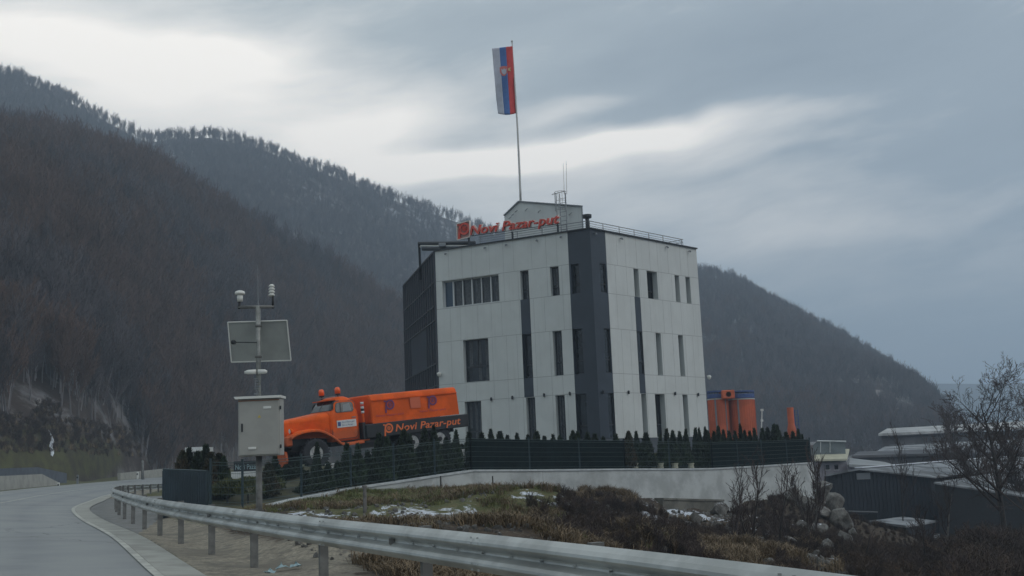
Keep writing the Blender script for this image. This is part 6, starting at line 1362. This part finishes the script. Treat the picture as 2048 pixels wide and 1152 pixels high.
# ================================================================== SCATTER (stuff): geometry nodes instances of small plants
def hidden_collection(name, meshes):
    col = bpy.data.collections.new(name)
    for k, me in enumerate(meshes): o = bpy.data.objects.new(f'{name}_{k:02d}', me); col.objects.link(o)
    return col
def scatter(name, P, S_, R_, I_, col):
    me = bpy.data.meshes.new(name); me.from_pydata([tuple(p) for p in P], [], [])
    for k, typ, a in (('scl', 'FLOAT_VECTOR', S_), ('rot', 'FLOAT_VECTOR', R_)):
        at_ = me.attributes.new(k, typ, 'POINT'); at_.data.foreach_set('vector', np.asarray(a, np.float32).ravel())
    at_ = me.attributes.new('idx', 'INT', 'POINT'); at_.data.foreach_set('value', np.asarray(I_, np.int32))
    o = link(name, me); g = bpy.data.node_groups.new(name, 'GeometryNodeTree'); g.interface.new_socket('Geometry', in_out='INPUT', socket_type='NodeSocketGeometry'); g.interface.new_socket('Geometry', in_out='OUTPUT', socket_type='NodeSocketGeometry')
    N = g.nodes.new; a = N('NodeGroupInput'); z = N('NodeGroupOutput'); ip = N('GeometryNodeInstanceOnPoints'); ci = N('GeometryNodeCollectionInfo'); ci.inputs[0].default_value = col; ci.inputs[1].default_value = True; ci.inputs[2].default_value = True
    mp = N('GeometryNodeMeshToPoints'); g.links.new(a.outputs[0], mp.inputs[0]); g.links.new(mp.outputs[0], ip.inputs['Points']); g.links.new(ci.outputs[0], ip.inputs['Instance']); ip.inputs['Pick Instance'].default_value = True
    for nm, dt, sock in (('scl', 'FLOAT_VECTOR', 'Scale'), ('rot', 'FLOAT_VECTOR', 'Rotation'), ('idx', 'INT', 'Instance Index')):
        na = N('GeometryNodeInputNamedAttribute'); na.data_type = dt; na.inputs[0].default_value = nm; g.links.new(na.outputs[0], ip.inputs[sock])
    g.links.new(ip.outputs[0], z.inputs[0]); md = o.modifiers.new('scatter', 'NODES'); md.node_group = g
    return tag(o, kind='stuff')
def mb_mesh(mb, name, mat):
    me = bpy.data.meshes.new(name); me.from_pydata(mb.v, [], mb.f); me.materials.append(mat); me.update(); return me
# grass tufts
def tuft(seed, n, h, w_, lean, mat):
    rng = random.Random(seed); m = MB()
    for i in range(n):
        a_ = rng.uniform(0, 6.283); b = Vector((rng.gauss(0, .07), rng.gauss(0, .07), -.02)); L_ = h * rng.uniform(.5, 1.2); d_ = Vector((math.cos(a_) * lean * rng.random(), math.sin(a_) * lean * rng.random(), 1)).normalized()
        s = Vector((-math.sin(a_), math.cos(a_), 0)) * w_; p1 = b + d_ * L_ * .55; p2 = p1 + (d_ + Vector((math.cos(a_) * .7, math.sin(a_) * .7, -.5))).normalized() * L_ * .5
        m.add([b - s, b + s, p1 + s * .7, p1 - s * .7, p2], [(0, 1, 2, 3), (3, 2, 4)])
    return mb_mesh(m, 'tuft', mat)
TG = hidden_collection('tufts', [tuft(k, 26, .14, .006, .9, MT['grass']) for k in range(3)] + [tuft(10 + k, 30, .24, .006, .9, MT['drygrass']) for k in range(3)])
def rand_in(px0, px1, y0, y1, n, f):
    """plan positions between two picture columns and two depths, kept where f(x, y) says so"""
    px = RNG.uniform(px0, px1, n); yy = np.sqrt(RNG.uniform(y0 ** 2, y1 ** 2, n)); xx = (px - 1024 - 14) / F * yy; k = f(xx, yy); return xx[k], yy[k]
lat_of = lambda x, y: road_lat(x, y)[0]
def bankmask(x, y): return (lat_of(x, y) < -2.6) & ((y < np.interp(x, WX, WY) - .3) | (x < WX[0] - 1)) & ~((x < WX[0]) & (y > 27))
x, y = rand_in(400, 1650, 10, 47, 42000, bankmask)
z = ground(x, y); gp = at(1010, 990, 32)
grn_w = np.clip(1 - (np.interp(x, WX, WY) - y - 2) / 10, 0, 1) * (x < 0) + np.exp(-((x + 2) / 4.5) ** 2 - ((y - 30) / 7) ** 2)
dens = vnoise(x, y, 1.5, 9) + .5
keep = (dens > .22) & ~((x > 2.0) & (dens < .42)) & (snow_cover(x, y) < .35) & (RNG.random(len(x)) < .9); x, y, z, grn_w = x[keep], y[keep], z[keep], grn_w[keep]; n = len(x)
isg = RNG.random(n) < grn_w * .75; I_ = np.where(isg, RNG.integers(0, 3, n), RNG.integers(3, 6, n)); s = RNG.uniform(.6, 1.5, n) * np.where(x > 2.5, 1.2, 1)
scatter('grass', np.c_[x, y, z], np.c_[s, s, s], np.c_[np.zeros(n), np.zeros(n), RNG.uniform(0, 6.28, n)], I_, TG)
# twiggy brush on the slope falling away to the right
def brush_mesh(seed, H, mat, sp=.7, nb=(9, 6, 5)):
    A_, B_ = branch_mesh(seed, H, r0=.009, levels=3, nb=nb, spread=sp, trunk_frac=.08, twig=.0032, up_=.3, stems=6, sides=(3, 3, 3, 3), wob=.13, lfac=1.0); return mb_mesh(A_, 'brush', mat)
BR = hidden_collection('brushes', [brush_mesh(30 + k, 1.0, MT['brush']) for k in range(4)] + [brush_mesh(40 + k, 1.0, MT['twig'], .5) for k in range(3)])
def slopemask(x, y):
    w_ = np.interp(x, WX, WY); return (lat_of(x, y) < -3.2) & ((y < w_ - .5) | (x > WX[-1])) & (x > -.8) & (vnoise(x, y, 2.4, 5) > np.where(x / y > .22, -.3, -.02))
x, y = rand_in(1050, 2150, 10, 62, 12000, slopemask)
z = ground(x, y); k = ~((z > .25) & (y < 34)) & ~((y > 40) & (x < 9)) & ~((y > 62) | ((x / y > .3) & (y > 48) & (RNG.random(len(x)) < .5))); x, y, z = x[k], y[k], z[k]; n = len(x); pxx = 1024 + x / y * F
s = RNG.uniform(.35, 1.0, n) * np.where((pxx > 1880) & (y > 18) & (y < 46), 1.9, np.where((pxx > 1700) & (y < 40), .85, np.where(y > 42, .38, np.where(x < 3, .5, .58)))); I_ = RNG.integers(0, 7, n)
scatter('undergrowth', np.c_[x, y, z], np.c_[s * 1.1, s * 1.1, s], np.c_[RNG.normal(0, .15, n), RNG.normal(0, .15, n), RNG.uniform(0, 6.28, n)], I_, BR)
# low rubble on the verge and slope
RB = hidden_collection('rubbles', [boulder_mesh(60 + k) for k in range(4)])
x, y = rand_in(300, 1700, 8, 48, 16000, lambda x, y: (lat_of(x, y) < -2.2) & (y < np.interp(x, WX, WY) - .6) & (vnoise(x, y, 2.2, 12) > -.05)); z = ground(x, y); n = len(x); s = .012 + .09 * RNG.random(n) ** 2.2; s = s * np.where(x > 2, 1.6, 1)
scatter('rubble', np.c_[x, y, z], np.c_[s, s, s * .7], RNG.uniform(0, 6, (n, 3)), RNG.integers(0, 4, n), RB)

# ================================================================== HILLS AND FORESTS
def build_hill(name, cols, mat, prof=.9, nx=160, nt=60, back=.35, namp=6.0, seed=0, masks=None, treeh=6.0):
    """cols: (px, py of the tree-line, ridge depth, foot depth, foot z)"""
    c = np.array(cols, float); PX = np.linspace(c[0, 0], c[-1, 0], nx)
    def sp(k):
        v = np.interp(PX, c[:, 0], c[:, k]); ker = np.hanning(9); ker /= ker.sum(); return np.convolve(np.r_[[v[0]] * 4, v, [v[-1]] * 4], ker, 'valid')
    PY, RDp, FD, FZ = sp(1), sp(2), sp(3), sp(4); t = np.linspace(0, 1 + back, nt); V = np.zeros((nx, nt, 3))
    for i in range(nx):
        top = at(PX[i], PY[i], RDp[i]); foot = at(PX[i], 950, FD[i]); D = FD[i] + (RDp[i] - FD[i]) * t; X_ = foot.x + (top.x - foot.x) * t
        zt2 = top.z - treeh; zz_ = FZ[i] + (zt2 - FZ[i]) * np.where(t <= 1, np.clip(t, 0, 1) ** prof, 1 - (t - 1) * 1.6)
        V[i, :, 0] = X_; V[i, :, 1] = D; V[i, :, 2] = zz_
    nz_ = vnoise(V[..., 0], V[..., 1], 42, seed) * namp + vnoise(V[..., 0], V[..., 1], 17, seed + 1) * namp * .45 + vnoise(V[..., 0], V[..., 1], 90, seed + 2) * namp * 1.2
    V[..., 2] += nz_ * np.clip(np.sin(np.clip(t, 0, 1) * math.pi), 0, 1)[None, :] ; V[:, 0, 2] -= 3
    q = (np.arange(nx - 1)[:, None] * nt + np.arange(nt - 1)[None, :]).ravel(); Fc = np.c_[q, q + nt, q + nt + 1, q + 1]
    me = bpy.data.meshes.new(name); me.from_pydata(V.reshape(-1, 3).tolist(), [], Fc.tolist()); me.materials.append(mat); me.polygons.foreach_set('use_smooth', [True] * len(me.polygons))
    ms = masks(V) if masks else {}
    for k in ('green', 'snow', 'rock'):
        a = ms.get(k, np.full(V.shape[:2], .6 if k == 'snow' else 0.0)); at_ = me.attributes.new(k, 'FLOAT', 'POINT'); at_.data.foreach_set('value', a.ravel().astype(np.float32))
    me.update(); return tag(link(name, me), kind='structure'), V, t, ms
def spots(V, L_):
    m = np.zeros(V.shape[:2])
    for px, py, D, rx, ry in L_:
        pxx = 1024 + V[..., 0] / V[..., 1] * F + 0
        # picture column / height of each surface point
        cp_, sp_ = math.cos(PITCH), math.sin(PITCH); zz_ = V[..., 2] - EYE; yc = V[..., 1] * cp_ + zz_ * sp_; zc_ = -V[..., 1] * sp_ + zz_ * cp_; u = F * V[..., 0] / yc; v = F * zc_ / yc
        qx = 1024 + u * math.cos(ROLL) - v * math.sin(ROLL); qy = 576 - (u * math.sin(ROLL) + v * math.cos(ROLL)); m = np.maximum(m, np.exp(-((qx - px) / rx) ** 2 - ((qy - py) / ry) ** 2))
    return m
near_cols = [(-420, 120, 250, 80, 1.6), (-200, 180, 250, 85, 1.6), (0, 232, 255, 92, 1.7), (150, 262, 262, 104, 1.8), (300, 312, 270, 140, 1.8), (450, 400, 285, 172, 2), (600, 490, 300, 225, 2), (750, 570, 330, 245, 2), (850, 640, 345, 262, 2), (1000, 740, 360, 285, 2), (1150, 830, 380, 300, 0), (1300, 890, 400, 320, 0)]
back_cols = [(-420, -40, 560, 260, 20), (-200, 40, 570, 262, 20), (0, 122, 580, 265, 15), (100, 158, 585, 270, 15), (240, 232, 590, 280, 12), (300, 262, 592, 285, 12), (330, 252, 595, 290, 12), (430, 249, 600, 300, 12), (520, 273, 605, 310, 12), (620, 310, 610, 330, 10), (720, 350, 615, 345, 10), (800, 380, 620, 350, 8), (900, 415, 630, 360, 8), (980, 442, 640, 370, 5), (1100, 500, 650, 380, 5), (1250, 585, 660, 390, 5), (1400, 700, 670, 400, 5), (1500, 800, 680, 410, 3)]
right_cols = [(1120, 560, 560, 330, -3), (1220, 530, 560, 320, -3), (1320, 520, 560, 310, -3), (1395, 526, 560, 300, -3), (1450, 540, 555, 290, -3), (1520, 569, 550, 280, -3), (1600, 615, 540, 270, -3), (1680, 664, 530, 260, -3), (1760, 708, 520, 250, -3), (1830, 752, 510, 245, -3), (1870, 795, 500, 240, -3), (1900, 842, 490, 238, -3), (1930, 885, 480, 236, -3), (1960, 900, 470, 236, -4)]
nh, VN, tN, mN = build_hill('near_hill', near_cols, MT['hill'], .95, 170, 70, .3, 5, 3, lambda V: {'green': np.clip(spots(V, [(150, 920, 0, 100, 48), (255, 942, 0, 60, 26), (80, 890, 0, 70, 42), (-40, 930, 0, 120, 50), (60, 950, 0, 120, 40), (180, 955, 0, 120, 28)]) * 1.5, 0, 1), 'snow': np.full(V.shape[:2], .25), 'rock': spots(V, [(80, 810, 0, 30, 30)]) * .7}, 5.0)
bh, VB, tB, mB_ = build_hill('back_hill', back_cols, MT['hill'], .9, 190, 60, .3, 9, 13, lambda V: {'snow': .35 + .65 * spots(V, [(650, 400, 0, 70, 40), (800, 440, 0, 100, 40), (250, 300, 0, 90, 50), (900, 460, 0, 60, 30)])}, 7.0)
rh, VR, tR, mR = build_hill('right_hill', right_cols, MT['hill'], .9, 150, 60, .3, 7, 23, lambda V: {'snow': .35 + .65 * spots(V, [(1440, 610, 0, 40, 40), (1760, 800, 0, 60, 30), (1820, 850, 0, 40, 25)]), 'rock': spots(V, [(1705, 762, 0, 45, 8), (1770, 790, 0, 45, 16), (1810, 840, 0, 28, 22)])}, 6.0)
# far mountain
V = []; cols_ = [(1500, 790), (1700, 774), (1860, 767), (1960, 768), (2048, 766), (2200, 761), (2500, 765), (3200, 800)]
for px, py in cols_: p = at(px, py, 1500); V += [Vector((p.x, p.y - 420, -40)), Vector((p.x, p.y - 180, p.z * .55)), p, Vector((p.x, p.y + 350, -40))]
m = MB(); n = len(cols_); m.add(V, [(i * 4 + k, (i + 1) * 4 + k, (i + 1) * 4 + k + 1, i * 4 + k + 1) for i in range(n - 1) for k in range(3)]); tag(m.build('far_mountain', MT['farhill'], None, True), kind='structure')
# snow streak down the grassy gully on the near hill
def hill_z(V, x_, y_):
    d_ = (V[..., 0] - x_) ** 2 + (V[..., 1] - y_) ** 2; return float(V.reshape(-1, 3)[int(np.argmin(d_))][2])
def on_hill(V, px, py):
    pr = spots_px(V); d_ = (pr[0] - px) ** 2 + (pr[1] - py) ** 2; return Vector(V.reshape(-1, 3)[int(np.argmin(d_))])
def spots_px(V):
    cp_, sp_ = math.cos(PITCH), math.sin(PITCH); zz_ = V[..., 2] - EYE; yc = V[..., 1] * cp_ + zz_ * sp_; zc_ = -V[..., 1] * sp_ + zz_ * cp_; u = F * V[..., 0] / yc; v = F * zc_ / yc
    return 1024 + u * math.cos(ROLL) - v * math.sin(ROLL), 576 - (u * math.sin(ROLL) + v * math.cos(ROLL))
from mathutils.bvhtree import BVHTree
nhm = bpy.data.objects['near_hill'].data; bvh = BVHTree.FromPolygons([v.co for v in nhm.vertices], [tuple(p.vertices) for p in nhm.polygons])
V = []; widths = [(98, 862, .14), (101, 869, .22), (103, 876, .30), (104, 883, .40), (102, 889, .34), (101, 895, .30), (103, 901, .42), (104, 907, .34), (103, 913, .18)]
for px, py, w_ in widths:
    loc = bvh.ray_cast(Vector((0, 0, EYE)), rayd(px, py).normalized())[0]
    w_ *= .55; V += [loc + Vector((-w_, 0, .02)), loc + Vector((-w_ * .3, -.1, .12)), loc + Vector((w_ * .6, -.1, .10)), loc + Vector((w_, 0, -.02))]
m = MB(); m.add(V, [(i * 4 + k, i * 4 + k + 1, (i + 1) * 4 + k + 1, (i + 1) * 4 + k) for i in range(len(widths) - 1) for k in range(3)]); tag(m.build('snow_streak', MT['snow']), kind='stuff')

def forest_tree(seed, H, tw, tint):
    A_, B_ = branch_mesh(seed, H * .72, r0=H * .014, levels=3, nb=(14, 6, 5), spread=.50, trunk_frac=.40, conic=-.25, twig=tw, up_=.45, sides=(4, 3, 3, 3), wob=.09, split=True, lfac=.92)
    me = bpy.data.meshes.new('forest_tree'); nv = len(A_.v); me.from_pydata(A_.v + B_.v, [], A_.f + [tuple(i + nv for i in f) for f in B_.f]); me.materials.append(MT['trunkfar']); me.materials.append(tint); me.polygons.foreach_set('material_index', [0] * len(A_.f) + [1] * len(B_.f)); me.update(); return me
brn = M_('russet_twig', (.105, .066, .052), .95, rand=.35)
FT = hidden_collection('forest_trees', [forest_tree(200 + k, 8.0, .024, MT['twigfar'] if k not in (0, 3, 4) else brn) for k in range(6)])
def forest(name, V, t, n, smin, smax, masks=None, tmax=1.0, bias=.15):
    nx, nt = V.shape[:2]; a = RNG.uniform(0, nx - 1.001, n); b = RNG.uniform(0.01, (nt - 1) * tmax / t[-1], n); i, j = a.astype(int), b.astype(int); u, v = (a - i)[:, None], (b - j)[:, None]
    P = (V[i, j] * (1 - u) + V[i + 1, j] * u) * (1 - v) + (V[i, j + 1] * (1 - u) + V[i + 1, j + 1] * u) * v
    # thin out by real area so that far columns are not denser
    dA = np.linalg.norm(np.cross(V[i + 1, j] - V[i, j], V[i, j + 1] - V[i, j]), axis=1); keep = RNG.random(n) < dA / np.percentile(dA, 90)
    if masks is not None: keep &= RNG.random(n) > masks[i, j] * 1.25
    prx, pry = spots_px(P[:, None, :]); prx = prx[:, 0]; pry = pry[:, 0]; keep &= (prx > -160) & (prx < 2200) & ~((prx > -100) & (prx < 300 - .9 * np.maximum(0, 940 - pry)) & (pry > 872))
    P = P[keep]; m_ = len(P); s_ = RNG.uniform(smin, smax, m_) * (.9 + .3 * (vnoise(P[:, 0], P[:, 1], 14, 77) + .5))
    P[:, 2] -= .3
    return scatter(name, P, np.c_[s_ * RNG.uniform(.8, 1.15, m_), s_ * RNG.uniform(.8, 1.15, m_), s_], np.c_[RNG.normal(0, .06, m_), RNG.normal(0, .06, m_), RNG.uniform(0, 6.28, m_)], np.where(vnoise(P[:, 0], P[:, 1], 33, 88) * .8 + vnoise(P[:, 0], P[:, 1], 9, 89) * .5 + RNG.normal(0, .12, m_) > bias + np.clip(P[:, 2] - 45, 0, 80) * .004, RNG.choice([0, 3, 4], m_), RNG.choice([1, 2, 5], m_)), FT), m_
_, n1_ = forest('near_forest', VN, tN, 12500, .72, 1.05, np.clip(mN['green'] * 1.3, 0, 1), bias=-.04)
_, n2_ = forest('back_forest', VB, tB, 24000, .68, .95, np.clip(mB_['snow'] - .45, 0, 1) * .9, bias=.3)
_, n3_ = forest('right_forest', VR, tR, 13000, .62, .88, np.clip(mR['rock'] + np.clip(mR['snow'] - .5, 0, 1) * .8, 0, 1), bias=.2)
print('forest', n1_, n2_, n3_)

HB = hidden_collection('hillside_brushes', [brush_mesh(70 + k, 1.0, MT['brush']) for k in range(3)] + [TG.objects[3].data])
gi, gj = np.nonzero(mN['green'] > .25); kk = RNG.integers(0, len(gi), 700); jx = np.clip(gi[kk] + 1, 0, VN.shape[0] - 1); f_ = RNG.random((700, 1)); f2_ = RNG.random((700, 1)); jy = np.clip(gj[kk] + 1, 0, VN.shape[1] - 1)
Pg = (VN[gi[kk], gj[kk]] * (1 - f_) + VN[jx, gj[kk]] * f_) * (1 - f2_) + (VN[gi[kk], jy] * (1 - f_) + VN[jx, jy] * f_) * f2_; sg = RNG.uniform(.4, 1.1, 700); ig = RNG.integers(0, 4, 700); sg = np.where(ig == 3, 3.0, sg)
scatter('hillside_scrub', Pg, np.c_[sg, sg, sg], np.c_[np.zeros(700), np.zeros(700), RNG.uniform(0, 6, 700)], ig, HB)

# ================================================================== HAZE
zt_ = max(float(VB[..., 2].max()), float(VN[..., 2].max()), float(VR[..., 2].max())) + 12; zl = min(float(v.co.z) for v in bpy.data.objects['ground'].data.vertices) - 1
hz = MB(); hz.box((0, 0, (zt_ + zl) / 2), (8600, 8600, zt_ - zl)); print('haze z', zl, zt_)
ho = hz.build('haze', M_('haze', (1, 1, 1))); tag(ho, kind='stuff')
hm = bpy.data.materials.new('air'); hm.use_nodes = True; t = NT(hm.node_tree); t.n.clear(); oo = t.new('ShaderNodeOutputMaterial'); pv = t.new('ShaderNodeVolumePrincipled'); t.l.new(pv.outputs[0], oo.inputs['Volume'])
pv.inputs['Color'].default_value = (.68, .83, 1.0, 1); pv.inputs['Density'].default_value = .00085; pv.inputs['Anisotropy'].default_value = 0.0
ho.data.materials.clear(); ho.data.materials.append(hm)
